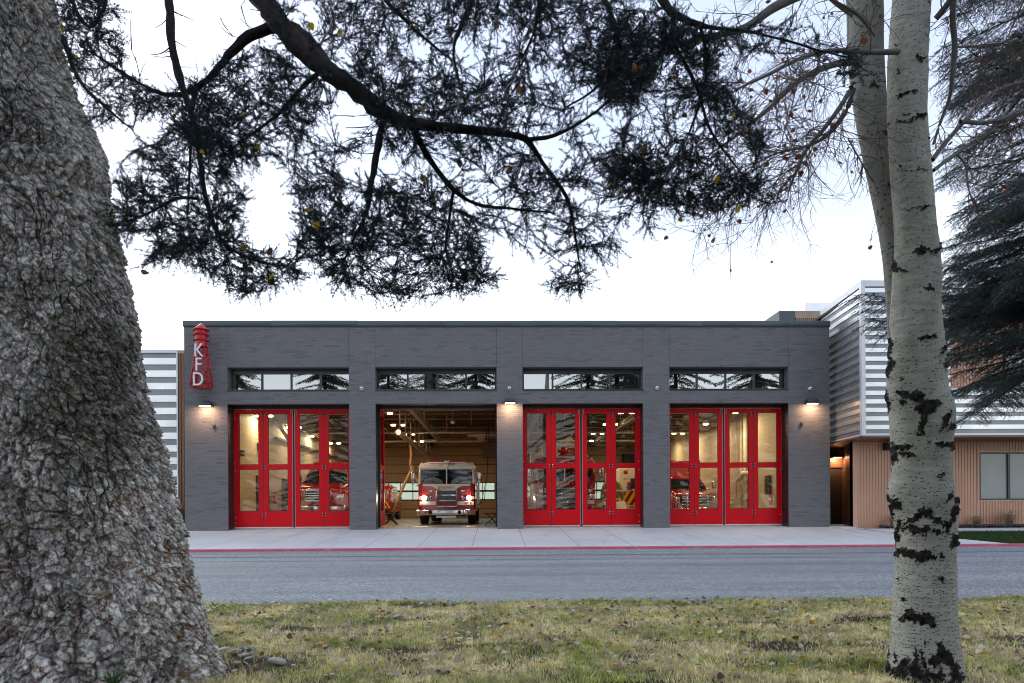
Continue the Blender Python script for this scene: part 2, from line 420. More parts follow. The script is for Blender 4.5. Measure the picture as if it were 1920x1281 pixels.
# ------------------------------------------------------------------ ground, road, apron
def zprof(y):
    """height of the finished surface along the street section"""
    pts = [(-400, -.62), (-14.5, -.60), (-5.85, -.39), (-5.8, -.33), (0, -.01), (400, -.01)]
    for (a, za), (b, zb) in zip(pts, pts[1:]):
        if y <= b: return za + (zb - za) * (y - a) / (b - a)
    return 0
g = MB()
ys = [-400, -40, -14.6, -5.9, -.3, 60, 400]
for a, b in zip(ys, ys[1:]):
    g.quad((-400, a, zprof(a) - .10), (400, a, zprof(a) - .10), (400, b, zprof(b) - .10), (-400, b, zprof(b) - .10))
tag(g.build('ground', M_ground), kind='structure')
g = MB(); n = 8
for i in range(n):
    a = -14.75 + (-5.86 + 14.75) * i / n; b = -14.75 + (-5.86 + 14.75) * (i + 1) / n
    g.quad((-60, a, zprof(a)), (60, a, zprof(a)), (60, b, zprof(b)), (-60, b, zprof(b)))
tag(g.build('road', M_asph), kind='structure')
# apron slab with its far edge along the building and a slanted right side
g = MB()
XA = 13.2
g.add([(-11.15, -5.74, -.326), (XA + .75, -5.74, -.326), (XA - .6, -2.4, -.135), (XA - .6, .62, 0), (-11.15, .62, 0)], [(0, 1, 2, 3, 4)])
tag(g.build('apron_pavement', M_conc), kind='structure')
# inner floor threshold
g = MB(); g.box(-11.5, 60, -5.86, -5.74, -.55, -.322)
g.box(-60, -11.5, -5.86, -5.74, -.55, -.322)
tag(bevel(g.build('kerb', M_redcurb), .025, 2), kind='structure')
# right side: footpath, little lawn, gravel bed ; left side verge
g = MB()
g.quad((XA - .6, -2.4, -.131), (60, -2.4, -.131), (60, -1.15, -.06), (XA - .9, -1.15, -.06))
tag(g.build('path', M_walk), kind='structure')
g = MB(); g.quad((XA + .78, -5.74, -.34), (60, -5.74, -.34), (60, -2.4, -.15), (XA - .55, -2.4, -.15))
g.quad((-60, -5.74, -.34), (-11.16, -5.74, -.34), (-11.16, 1.5, -.02), (-60, 1.5, -.02))
tag(g.build('verge_ground', M_soil), kind='structure')
# lawn surface in the foreground
nx, ny = 220, 70
gx = np.linspace(-14, 14, nx); gy = np.linspace(-24.5, -14.42, ny)
X, Y = np.meshgrid(gx, gy)
def fbm2(x, y, s, seed=0, oct=4):
    r = np.random.default_rng(seed); o = np.zeros_like(x); a = 1.0
    for k in range(oct):
        for _ in range(3):
            th = r.uniform(0, 6.28); ph = r.uniform(0, 6.28); f = s * 2 ** k * r.uniform(.7, 1.4)
            o += a * np.sin((x * np.cos(th) + y * np.sin(th)) * f + ph + 1.3 * np.sin((x * np.sin(th) - y * np.cos(th)) * f * .7 + ph * 2)) / 3
        a *= .55
    return o
def edge_y(x): return -14.42 + .07 * np.sin(x * 1.1 + 1) + .035 * np.sin(x * 4.3) + .02 * np.sin(x * 11) - .012 * x
def lawn_z(x, y):
    z = -.60 + .018 * fbm2(x, y, 1.7, 3) + .012 * fbm2(x, y, 6, 5, 2)
    m = np.clip((edge_y(x) - y) / .12, 0, 1)
    return z * 1.0 + .035 * m - .03 * (1 - m)
YY = gy[:, None] + (Y - gy[:, None]) 
sc_ = (Y - gy[0]) / (gy[-1] - gy[0]); Y2 = gy[0] + sc_ * (edge_y(X) - gy[0])
Z = lawn_z(X, Y2 - .001)
Vg = np.stack([X, Y2, Z], -1).reshape(-1, 3)
ii = np.arange((ny - 1) * nx).reshape(ny - 1, nx)[:, :-1].ravel()
Fg = np.stack([ii, ii + 1, ii + nx + 1, ii + nx], -1)
tag(npmesh('lawn_ground', Vg, Fg, M_soil, smooth=True), kind='structure')

def grass_blades(name, xs, ys, zs, hgt, cols, lean=.5, wid=.0035, label='', rs=1, mat=None):
    r = np.random.default_rng(rs); n = len(xs)
    th = r.uniform(0, 2 * np.pi, n); ln = r.uniform(.2, 1, n) * lean; td = r.uniform(0, 2 * np.pi, n)
    base = np.stack([xs, ys, zs], -1); side = np.stack([np.cos(th), np.sin(th), 0 * th], -1) * wid * r.uniform(.7, 1.4, n)[:, None]
    d = np.stack([np.cos(td) * ln, np.sin(td) * ln, np.ones(n)], -1); h = (hgt * r.uniform(.55, 1.25, n))[:, None]
    mid = base + d * h * np.array([.35, .35, .6]); tip = base + d * h * np.array([1, 1, .9])
    V = np.stack([base - side, base + side, mid + side * .7, mid - side * .7, tip], 1).reshape(-1, 3)
    b = np.arange(n) * 5
    F = np.concatenate([np.stack([b, b + 1, b + 2], -1), np.stack([b, b + 2, b + 3], -1), np.stack([b + 3, b + 2, b + 4], -1)])
    o = npmesh(name, V, F, mat or M_blade, col=np.repeat(cols, 5, 0))
    return tag(o, label, 'grass', kind='stuff')
N = 460000
u = rng.random(N); gyy = -19.2 + (u ** .95) * 4.85
half = (gyy + 24) * .90 + .9
gxx = rng.uniform(-1, 1, N) * half
keep = gyy < edge_y(gxx) + .035
gxx, gyy = gxx[keep], gyy[keep]
pt = fbm2(gxx, gyy * 1.7, 2.1, 21, 4); bare = fbm2(gxx, gyy * 2.6, 1.9, 33, 4)
near_edge = np.clip(1 - (edge_y(gxx) - gyy) / .75, 0, 1)
dens = np.clip(1.1 - 3.0 * np.clip(bare - .62, 0, 1), .06, 1) * np.clip(.75 + .5 * fbm2(gxx, gyy, 8, 64, 3), .25, 1)
dtr = np.hypot(gxx + 2.15, (gyy + 18.3) * 1.6); dens *= np.clip((dtr - .35) / .5, .12, 1)
keep = rng.random(len(gxx)) < dens
gxx, gyy, pt, near_edge = gxx[keep], gyy[keep], pt[keep], near_edge[keep]
n = len(gxx)
c2_ = fbm2(gxx, gyy * 1.5, 9, 61, 3); c3_ = fbm2(gxx, gyy, 24, 62, 3)
green = np.clip(.34 + .45 * pt + .25 * c2_ + .55 * near_edge + rng.normal(0, .24, n), 0, 1)[:, None]
shade = (1 + .35 * c3_ + .22 * fbm2(gxx, gyy * 1.4, 5, 63, 2))[:, None]
straw = np.array([.98, .86, .54]) * rng.uniform(.6, 1.25, (n, 1)); grn = np.array([.36, .44, .08]) * rng.uniform(.6, 1.35, (n, 1))
cols = (straw * (1 - green) + grn * green) * np.clip(shade, .3, 1.7)
grass_blades('lawn_grass', gxx, gyy, lawn_z(gxx, np.minimum(gyy, edge_y(gxx) - .001)) - .006, np.where(rng.random(n) < .2, .07, .042), cols, 1.1, .0034, 'dry yellow and green lawn grass growing beside the road')
# small dark green lawn beyond the road at the right, and the verge at the left
N = 60000
lx = rng.uniform(XA - .5, 26, N); ly = rng.uniform(-5.7, -2.42, N)
k = lx > XA - .5 + 1.3 * (-2.4 - ly) / 3.3
lx, ly = lx[k], ly[k]; n = len(lx)
c = np.array([.05, .10, .022]) * rng.uniform(.5, 1.5, (n, 1)) + np.clip(rng.normal(0, .02, (n, 1)), 0, 1)
grass_blades('green_lawn_grass', lx, ly, np.interp(ly, [-5.74, -2.4], [-.34, -.15]), .075 * np.ones(n), c, .6, .007, 'short dark green grass between the red kerb and the footpath')
# ------------------------------------------------------------------ fire station
XL, XR, ZT = -10.84, 11.85, 7.09
def X0(px, Y=0.0, py=870): return float(on(px, py, Y)[0])
bays = [(X0(427), X0(655)), (X0(704.5), X0(932)), (X0(980.5), X0(1206.5)), (X0(1256), X0(1479))]
ZD = float(on(930, 757, 0)[2]); ZC0 = float(on(930, 731, 0)[2]); ZC1 = float(on(930, 688.5, 0)[2])
REV = .58; RC = .36
station = thing('fire_station', 'long flat-roofed dark brick fire station with four red folding doors', 'building', (0, 0, 0))
b = MB()
edges = [XL] + [x for p in bays for x in p] + [XR]
for i in range(0, 10, 2): b.box(edges[i], edges[i + 1], 0, REV, -.35, ZC1)          # piers
for x0, x1 in bays: b.box(x0, x1, 0, RC + .05, ZD, ZC0)                              # band between door and clerestory
b.box(XL, XR, 0, REV, ZC1, ZT)
b.box(XR - .3, XR, REV, 24, -.3, ZT); b.box(XL, XL + .2, REV, 24, -.3, ZT)
wall = b.build('brick_wall', M_brick, station)
b = MB()
for x0, x1 in bays:
    for x in (x0, x1): b.box(x - .006, x + .006, -.003, .01, ZC1, ZT); 
    b.box(x0 + .0, x1, -.006, .02, ZC0 - .045, ZC0 + .002)
    b.box(x0, x1, -.008, .03, ZC1 - .012, ZC1 + .004); b.box(x0, x1, -.008, .03, ZD - .012, ZD + .006)
    for k in range(1, 5):
        xx = x0 + (x1 - x0) * k / 5 + .12
        b.box(xx - .008, xx + .008, -.004, .01, ZD + .012, ZD + .07); b.box(xx - .008, xx + .008, -.004, .01, ZC1 + .01, ZC1 + .07)
b.build('lintel_and_joint', M_dkmetal, station)
# coping in lengths
b = MB(); x = XL - .03; k = 0
while x < XR + .03:
    x1 = min(x + 3.03, XR + .03); dz = .006 * math.sin(k * 2.1)
    b.box(x + .004, x1 - .004, -.035, .62, ZT - .015, ZT + .195 + dz); x = x1; k += 1
b.box(XL - .028, XR + .028, -.028, .6, ZT - .01, ZT + .185)
bevel(b.build('coping', M_coping, station), .008, 1)
b = MB(); b.box(XL, XR, .62, 24, ZT - .35, ZT - .2); b.build('roof', M_deck, station)
# clerestory windows
def clerestory(x0, x1):
    f = MB(); y = RC
    f.box(x0, x1, y, y + .09, ZC0, ZC0 + .05); f.box(x0, x1, y, y + .09, ZC1 - .17, ZC1)
    n = 4; xs0, xs1 = x0 + .05, x1 - .05
    f.box(x0, xs0, y, y + .09, ZC0 + .05, ZC1 - .17); f.box(xs1, x1, y, y + .09, ZC0 + .05, ZC1 - .17)
    wd = (xs1 - xs0) / n
    for i in range(1, n): f.box(xs0 + wd * i - .03, xs0 + wd * i + .03, y - .01, y + .08, ZC0 + .05, ZC1 - .17)
    fo = f.build('clerestory_window', M_dkmetal, station)
    s = MB(); s.box(x0, x1, -.03, RC, ZC0 + .004, ZC0 + .02); s.build('sill', M_coping, fo)
    for i in range(n):
        p = MB(); a = xs0 + wd * i + .02; c = xs0 + wd * (i + 1) - .02
        p.box(a, c, y + .035, y + .045, ZC0 + .05, ZC1 - .17); p.build('pane', M_glass_clere, fo)
for x0, x1 in bays: clerestory(x0, x1)

# folding doors --------------------------------------------------------------
def door_leaf(x0, x1, z0, z1, parent, y):
    st = .165; zt = z1 - .15; zm1 = z0 + .56 + 1.50 + .17; zm0 = zm1 - .17; zb = z0 + .56
    f = MB()
    f.box(x0, x0 + st, y, y + .06, z0, z1); f.box(x1 - st, x1, y, y + .06, z0, z1)
    f.box(x0 + st, x1 - st, y, y + .06, z0, zb); f.box(x0 + st, x1 - st, y, y + .06, zm0, zm1); f.box(x0 + st, x1 - st, y, y + .06, zt, z1)
    lf = f.build('door_leaf', M_red, parent)
    g_ = MB()   # rubber glazing bead
    for a, c in ((zb, zm0), (zm1, zt)):
        g_.box(x0 + st, x0 + st + .012, y + .006, y + .05, a, c); g_.box(x1 - st - .012, x1 - st, y + .006, y + .05, a, c)
        g_.box(x0 + st + .012, x1 - st - .012, y + .006, y + .05, a, a + .012); g_.box(x0 + st + .012, x1 - st - .012, y + .006, y + .05, c - .012, c)
    g_.build('glazing_bead', M_black, parent)
    for a, c in ((zb, zm0), (zm1, zt)):
        p = MB(); p.box(x0 + st + .012, x1 - st - .012, y + .025, y + .033, a + .012, c - .012); p.build('glass_pane', M_glass_door, parent)
    s = MB(); s.box(x0 + .005, x1 - .005, y + .005, y + .05, z0 - .035, z0 - .003); s.build('bottom_seal', M_silverlt, parent)
_bolt = []
def one_bolt(x, y, z, parent):
    if not _bolt:
        q = MB(); q.lathe([(.0, -.016), (.017, -.012), (.022, 0)], (0, 0, 0), 8, 'y'); o = q.build('bolt', M_chrome, parent); _bolt.append(o)
    else:
        o = _bolt[0].copy(); COL.objects.link(o); o.parent = parent
    o.location = (x, y, z)
def hinge(x, z, y, parent):
    h = MB(); h.box(x - .012, x + .012, y - .028, y - .001, z - .06, z + .06)
    for sx_ in (-1, 1): h.box(x + sx_ * .052 - .028, x + sx_ * .052 + .028, y - .008, y - .001, z - .055, z + .055)
    ho = h.build('hinge', M_hinge, parent)
    for sx_ in (-1, 1):
        for sz in (-1, 1): one_bolt(x + sx_ * .055, y - .009, z + sz * .038, parent)
def bolts(x, zs, y, parent, dx=0):
    for z in zs: one_bolt(x, y, z, parent)
z0, z1 = .075, ZD - .10
def folding_door(x0, x1, label=None):
    d = bpy.data.objects.new('folding_door', None); COL.objects.link(d); d.parent = station
    y = REV + .02; pw = (x1 - x0 - .10) / 4
    xs = [x0 + .005, x0 + .005 + pw, x0 + .005 + 2 * pw + .09, x0 + .005 + 3 * pw + .09, x0 + 4 * pw + .095]
    door_leaf(xs[0], xs[1] - .004, z0, z1, d, y); door_leaf(xs[1] + .004, xs[1] + pw, z0, z1, d, y)
    door_leaf(xs[2], xs[3] - .004, z0, z1, d, y); door_leaf(xs[3] + .004, xs[4], z0, z1, d, y)
    for xx in (xs[1], xs[3]):
        for zz in (z0 + .44, z0 + 2.14, z1 - .17): hinge(xx, zz, y, d)
    for xx in (xs[0] + .03, xs[4] - .03): bolts(xx, [z0 + .12, z0 + .34, z0 + 2.0, z0 + 2.3, z1 - .3, z1 - .08], y, d)
    for xx in (xs[1] + pw - .05, xs[2] + .05): bolts(xx, [z1 - .04, z1 - .1, z1 - .16], y, d)
    for xx in ((xs[0] + xs[1]) / 2, (xs[3] + xs[4]) / 2):
        bolts(xx - .05, [z1 - .035], y, d); bolts(xx + .07, [z1 - .035], y, d)
    s = MB(); xc = xs[2] - .045
    s.box(xc - .046, xc - .036, y + .005, y + .05, z0, z1); s.box(xc + .036, xc + .046, y + .005, y + .05, z0, z1); s.build('meeting_seal', M_silverlt, d)
    s = MB(); s.box(xc - .035, xc + .035, y + .008, y + .045, z0 - .02, z1)
    for xx in (xs[1], xs[3]): s.box(xx - .009, xx + .009, y - .0015, y + .045, z0, z1)
    s.build('gasket', M_black, d)
    return d
for i in (0, 2, 3): folding_door(*bays[i])
# jamb liners, head track and thresholds on every opening
b = MB(); th = MB()
for i, (x0, x1) in enumerate(bays):
    b.box(x0 + .0, x1, REV - .02, REV + .16, z1 + .012, ZD + .3)
    b.box(x0 - .02, x0 + .003, .05, REV + .01, 0, ZD - .004); b.box(x1 - .003, x1 + .02, .05, REV + .01, 0, ZD - .004)
    b.box(x0 + .004, x1 - .004, .05, REV - .03, ZD - .005, ZD + .03)
    th.box(x0, x1, REV - .01, REV + .12, -.01, .028)
b.build('jamb_liner', M_jamb, station)
th.build('threshold', M_steel, station)
# the open second bay: leaves folded back against the jambs inside
x0, x1 = bays[1]
for sgn, xb in ((1, x0), (-1, x1)):
    d = bpy.data.objects.new('folding_door', None); COL.objects.link(d); d.parent = station
    d['label'] = 'red folding door standing open, its leaves folded back'
    for k in range(2):
        sub = MB(); xa = xb - sgn * (.045 + .075 * k); st = .165
        for (ya, yb, za, zb) in ((0, st, z0, z1), (1.04 - st, 1.04, z0, z1), (st, 1.04 - st, z0, z0 + .56), (st, 1.04 - st, z0 + 2.06, z0 + 2.23), (st, 1.04 - st, z1 - .15, z1)):
            sub.box(min(xa, xa + sgn * .06), max(xa, xa + sgn * .06), REV + .18 + ya, REV + .18 + yb, za, zb)
        sub.build('door_leaf', M_red, d)
        gp = MB()
        for za, zb in ((z0 + .56, z0 + 2.06), (z0 + 2.23, z1 - .15)): gp.box(xa + sgn * .025, xa + sgn * .035, REV + .18 + st, REV + .18 + 1.04 - st, za, zb)
        gp.build('glass_pane', M_glass_door, d)
    s = MB(); s.box(xb + sgn * .005 if sgn > 0 else xb - .05, xb + .05 if sgn > 0 else xb - .005, REV + .0, REV + .12, .03, z1); s.build('meeting_seal', M_black, d)

# interior -------------------------------------------------------------------
IL, IR, YB, ZCEIL = XL + .3, XR - .35, 24.0, 6.25
def cpart(mb, name, mat): return mb.build(name, mat, station)
m = MB(); m.box(IL, IR, .70, YB, -.2, 0.0); m.box(XL + .2, XR - .3, .6, .70, -.2, .0); cpart(m, 'floor', M_floor)
m = MB(); m.box(IL - .1, IL, .62, YB, 0, ZCEIL); m.box(IR, IR + .05, .62, YB, 0, ZCEIL); cpart(m, 'block_wall', M_cmu)
m = MB(); m.box(IL, IR, .62, YB, ZCEIL, ZCEIL + .2); cpart(m, 'ceiling_deck', M_deck)
m = MB()
for e0, e1 in zip(edges[0::2], edges[1::2]): m.box(max(e0, IL) + .0, min(e1, IR), REV + .002, REV + .05, 0, ZCEIL)
for x0, x1 in bays: m.box(x0, x1, RC + .3, RC + .34, ZD + .3, ZC0)
m.box(IL, IR, REV + .002, REV + .05, ZC1, ZCEIL); cpart(m, 'inner_face', M_cmu)
# rear wall with sectional doors
RD = [(-9.3, -5.0), (-4.4, -.1), (.7, 5.0), (6.2, 10.5)]; RDH = 5.0
m = MB(); ee = [IL] + [x for p in RD for x in p] + [IR]
for i in range(0, 10, 2): m.box(ee[i], ee[i + 1], YB, YB + .25, 0, ZCEIL)
m.box(IL, IR, YB, YB + .25, RDH, ZCEIL); cpart(m, 'rear_wall', M_amber)
for x0, x1 in RD:
    d = MB()
    for k in range(8):
        za, zb = .62 * k, .62 * (k + 1)
        if k in (2, 3): continue
        d.box(x0, x1, YB + .06, YB + .11, za + .012, zb - .012); d.box(x0, x1, YB + .03, YB + .062, za + .27, za + .35)
    d.box(x0, x1, YB + .08, YB + .1, 0, 1.24); d.box(x0, x1, YB + .08, YB + .1, 2.48, 5)
    do = d.build('sectional_door', M_amber, station)
    sd = MB()
    for k in range(9): sd.box(x0, x1, YB + .025, YB + .058, .62 * k - .02, .62 * k + .02)
    sd.build('panel_seam', M_dark, do)
    f = MB()
    for za in (1.24, 1.80, 1.88, 2.42): f.box(x0, x1, YB + .05, YB + .12, za, za + .05)
    for k in range(6): xx = x0 + (x1 - x0 - .05) * k / 5; f.box(xx, xx + .05, YB + .052, YB + .118, 1.29, 2.42)
    f.build('window_frame', M_dark, do)
    p = MB(); p.box(x0, x1, YB + .085, YB + .095, 1.29, 2.42); p.build('window_glass', M_glass_veh, do)
# joists and bridging
for k in range(14):
    y = 2.0 + 1.6 * k; j = MB()
    j.box(IL, IR, y - .04, y + .04, 6.16, 6.2); j.box(IL, IR, y - .04, y + .04, 5.5, 5.54)
    n = 34
    for q in range(n):
        xa = IL + (IR - IL) * q / n; xb = IL + (IR - IL) * (q + 1) / n; xm = (xa + xb) / 2
        j.tube([(xa, y, 6.16), (xm, y, 5.54)], .014, 4, False); j.tube([(xm, y, 5.54), (xb, y, 6.16)], .014, 4, False)
    cpart(j, 'roof_joist', M_joist)
# services
def svc(name, pts, r, mat, seg=8):
    q = MB(); q.tube(pts, r, seg); return q.build(name, mat, station)
for x, z, r in ((-8.2, 5.0, .05), (-6.3, 5.2, .03), (1.3, 5.0, .05), (3.4, 5.25, .04), (7.0, 5.1, .05)): svc('overhead_pipe', [(x, 1, z), (x, 23.8, z)], r, M_steel)
for y, z, r in ((8, 5.3, .04), (14, 4.9, .09), (20, 5.0, .12)): svc('overhead_pipe', [(IL + .1, y, z), (IR - .1, y, z)], r, M_steel)
for y in (3.5, 5.5, 7.5, 10, 12, 16, 18): svc('sprinkler_line', [(IL + .1, y, 5.38), (IR - .1, y, 5.38)], .022, M_tanpipe, 6)
for x, y in ((-3.2, 6.5), (-1.2, 9), (.0, 12), (-2.6, 12), (3.2, 8), (2.2, 12), (8, 8), (7.2, 12)): svc('drop_pipe', [(x, y, 4.7), (x, y, 6.1)], .03, M_tanpipe, 6)
svc('overhead_duct', [(-1.6, 14, 4.75), (.9, 14, 4.75), (1.0, 14, 5.3)], .14, M_steel, 14)
svc('overhead_duct', [(-.9, 16, 5.2), (-.9, 16, 4.55)], .22, M_steel, 16)
m = MB(); m.box(-.9, .6, 19, 20.2, 3.9, 4.7); cpart(m, 'unit_heater', M_joist)
for xr, zr in ((-3.7, 5.0), (1.9, 5.0), (6.4, 4.9)):
    m = MB(); m.box(xr - .10, xr + .10, 2.5, 22, zr - .06, zr + .06); m.box(xr - .16, xr + .16, 2.5, 22, zr + .06, zr + .09)
    for k in range(10): yy = 3 + 2 * k; m.box(xr - .015, xr + .015, yy - .015, yy + .015, zr + .09, 5.5)
    m.build('hanging_rail', M_steel, station)
m = MB(); m.tube([(-4.5, 7.5, 4.2), (-4.5, 22.5, 4.2)], .13, 12); 
for k in range(8): m.tube([(-4.5, 8 + 2 * k, 4.3), (-4.5, 8 + 2 * k, 6.1)], .035, 6)
m.build('exhaust_rail', M_steel, station)
# side-wall doors, left
def wall_door(y, h=2.13, w_=.95):
    f = MB(); f.box(IL, IL + .05, y - .06, y, 0, h + .06); f.box(IL, IL + .05, y + w_, y + w_ + .06, 0, h + .06); f.box(IL, IL + .05, y, y + w_, h, h + .06)
    fo = f.build('inner_door', M_ddoor, station)
    p = MB(); p.box(IL + .003, IL + .03, y, y + w_, 0, h); p.build('door_slab', M_ddoor, fo)
    k = MB(); k.tube([(IL + .03, y + .1, 1.02), (IL + .09, y + .1, 1.02), (IL + .09, y + .22, 1.02)], .012, 6); k.build('handle', M_chrome, fo)
for y in (6.2, 9.8): wall_door(y)
# right bay walls: pipes, valve tree, electrical
for x, y, z0_, z1_, r in ((IR - .12, 7.0, 0, 5.2, .09), (IR - .12, 7.5, 0, 5.2, .06), (IR - .1, 8.2, 1.1, 5.2, .03)): svc('riser_pipe', [(x, y, z0_), (x, y, z1_)], r, M_cream, 12)
svc('riser_pipe', [(IR - .12, 6.2, 2.2), (IR - .35, 6.6, 2.2), (IR - .35, 7.3, 1.9)], .11, M_cream, 12)
m = MB(); m.lathe([(0, 0), (.05, 0), (.09, .08), (.09, .3), (.16, .34), (.16, .40), (0, .42)], (IR - .35, 6.9, .1), 12); m.build('sprinkler_valve', M_lens, station)
m = MB(); m.box(IR - .12, IR, 4.3, 4.75, 1.2, 2.0); m.box(IR - .05, IR, 3.1, 3.5, 0, 2.15); m.build('wall_cabinet', M_ddoor, station)
m = MB(); m.box(IL, IL + .30, 6.3, 6.75, 3.30, 3.62); m.box(IL, IL + .12, 3.9, 4.5, 2.9, 2.98); m.box(IL, IL + .12, 3.9, 4.5, 3.05, 3.13); m.build('wall_speaker', M_black, station)
m = MB(); m.box(IL + .02, IL + .16, 8.6, 21, 4.02, 4.12); m.build('cable_tray', M_joist, station)
svc('overhead_pipe', [(IL + .15, 2, 4.9), (IL + .15, 23, 4.9)], .04, M_steel)
m = MB(); m.box(8.9, 10.9, YB - .5, YB - .05, 2.9, 4.4); m.build('storage_shelf', M_dark, station)

# floor line and door-track paint
m = MB(); m.box(-.35, -.25, 2, 14, .003, .006); m.box(-5.2, -5.1, 2, 14, .003, .006); m.build('floor_line', M_gold, station)

# daylight outside the rear doors
# lights ----------------------------------------------------------------------
fix = None
rows = [(-10.1, 4.75, 'left block wall'), (-4.9, 4.85, 'first bay divide'), (5.75, 4.85, 'third bay divide'), (10.35, 4.85, 'right block wall')]
yset = [1.8, 6.0, 10.3, 14.6, 18.9]  # nearest fixtures are added, hidden behind the door header, to brighten the truck fronts
ordn = ['added unseen frontmost', 'second', 'third', 'fourth', 'farthest']
for x, z, nm in rows:
    for k, y in enumerate(yset):
        t_ = thing('ceiling_light', f'{ordn[k]} lit lamp pair hanging in the row along the {nm}', 'ceiling light', (x, y, z), 0, 'warm lamp pairs hanging in the bays')
        h = MB(); h.box(-.42, .42, -.05, .05, .05, .10); h.tube([(0, 0, .1), (0, 0, 6.2 - z)], .012, 6); h.build('housing', M_joist, t_)
        for sx_ in (-1, 1):
            l = MB(); l.box(sx_ * .25 - .10, sx_ * .25 + .10, -.07, .07, -.02, .045); l.build('lamp', M_warmtube, t_)
        ld = bpy.data.lights.new('bay_light', 'AREA'); ld.shape = 'RECTANGLE'; ld.size = .8; ld.size_y = .3; ld.energy = 44 if k == 0 else 56; ld.color = (1, .80, .54) if k == 0 else (1, .76, .46)
        lo = bpy.data.objects.new('bay_light', ld); COL.objects.link(lo); lo.location = (0, 0, -.04); lo.parent = t_

# ------------------------------------------------------------------ wall furniture
def wall_lamp(px, label, Y=0.0, py=759, lit=True, sc=1.0, loc=None):
    P = on(px, py, Y) if loc is None else loc
    t_ = thing('wall_lamp', label, 'wall lamp', (P[0], P[1], P[2]), 0, 'dark downlight lamps on the walls')
    h = MB(); h.prism([(-.235, -.07), (.235, -.07), (.17, .10), (-.17, .10)], 'y', -.26, 0)
    hh = h.build('housing', M_dkmetal, t_); bevel(hh, .01, 1)
    l = MB(); l.box(-.17, .17, -.255, -.12, -.078, -.062); l.build('lens', M_warm, t_)
    ld = bpy.data.lights.new('lamp_light', 'AREA'); ld.shape = 'RECTANGLE'; ld.size = .36; ld.size_y = .12; ld.energy = 13; ld.color = (1, .56, .34)
    lo = bpy.data.objects.new('lamp_light', ld); COL.objects.link(lo); lo.location = (0, -.30, -.085); lo.rotation_euler = (R_(22), 0, 0); lo.parent = t_
    t_.scale = (sc, sc, sc); return t_
wall_lamp(388.5, 'lit wall lamp below the red tower sign on the dark brick', py=759)
wall_lamp(956, 'lit wall lamp on the brick pier right of the open bay', py=754)
wall_lamp(1519, 'lit wall lamp on the right end pier of dark brick', py=755)
for px, py, lb in ((678.5, 729, 'small white round camera on the pier left of the open bay'), (955, 728.5, 'small white round camera above the lamp right of the open bay'),
                   (1231.5, 728, 'small white round camera on the lampless pier between the closed right doors'), (1518, 729, 'small white round camera above the lamp on the right end pier')):
    P = on(px, py, 0); t_ = thing('wall_camera', lb, 'camera', tuple(P), 0, 'white round cameras on the brick piers')
    q = MB(); q.lathe([(0, -.13), (.045, -.125), (.062, -.08), (.062, -.02), (.035, 0)], (0, 0, 0), 16, 'y'); q.build('body', M_white, t_)
    q = MB(); q.lathe([(0, -.136), (.02, -.134), (.022, -.124)], (0.012, 0, -.01), 10, 'y'); q.build('lens', M_black, t_)
for px, py, lb in ((402, 800, 'small bronze outlet box below the lamp at the left end'), (1502, 795.5, 'small bronze outlet box below the lamp at the right end')):
    P = on(px, py, 0); t_ = thing('outlet_box', lb, 'outlet box', tuple(P), 0, 'bronze outlet boxes on the brick')
    q = MB(); q.box(-.04, .04, -.05, 0, -.06, .06); q.build('box', M_joist, t_); q = MB(); q.box(-.03, .03, -.056, -.051, -.045, .03); q.build('cover', M_ddoor, t_)

# tower sign -------------------------------------------------------------------
P = on(379, 727, -.45)
sg = thing('tower_sign', 'red watchtower-shaped sign with white letters KFD on the end brick pier', 'sign', (P[0], -.50, P[2]))
H = 1.52; nleg = 6
q = MB(); R0, R1 = .385, .20
def legp(k, z, s=1.0):
    th = 2 * math.pi * (k + .35) / nleg; r = (R0 + (R1 - R0) * z / H) * s; return (r * math.cos(th), r * math.sin(th), z)
for k in range(nleg): 
    l_ = MB(); l_.tube([legp(k, 0), legp(k, H)], .022, 6); l_.build('leg', M_redsign, sg)
for zz in (.02, .5, 1.0, 1.5):
    for k in range(nleg): q.tube([legp(k, zz), legp(k + 1, zz)], .014, 5)
for za, zb in ((.02, .5), (.5, 1.0), (1.0, 1.5)):
    for k in range(nleg): q.tube([legp(k, za), legp(k + 1, zb)], .012, 5); q.tube([legp(k + 1, za), legp(k, zb)], .012, 5)
q.build('bracing', M_redsign, sg)
q = MB(); q.lathe([(0, 0), (.43, 0), (.43, .03), (0, .03)], (0, 0, -.03), 6); q.build('base_plate', M_redsign, sg)
q = MB(); q.lathe([(.195, H - .02), (.195, H + .60)], (0, 0, 0), 32); q.lathe([(0, H + .6), (.19, H + .6)], (0, 0, 0), 32); q.build('tank', M_redsign, sg)
for zz in (H + .20, H + .41): 
    q = MB(); q.lathe([(.19, zz - .01), (.30, zz), (.30, zz + .012), (.19, zz + .085)], (0, 0, 0), 32); q.build('balcony_ring', M_redsign, sg)
q = MB(); q.lathe([(.0, H + .60), (.30, H + .59), (.30, H + .605), (.03, H + .84), (0, H + .85)], (0, 0, 0), 32); q.build('cone_roof', M_redsign, sg)
for ch, zz in (('K', 1.25), ('F', .73), ('D', .20)):
    text(ch, .70, M_white, 'letter', sg, (.10 - (1.25 - zz) * .03, -.46, zz), depth=.03, sx=.80, bold=-.004)
sg.scale = (.92, .92, .92)
q = MB(); q.box(-.04, .04, .15, .54, .2, .28); q.box(-.04, .04, .15, .54, 1.3, 1.38); q.build('bracket', M_dkmetal, sg)

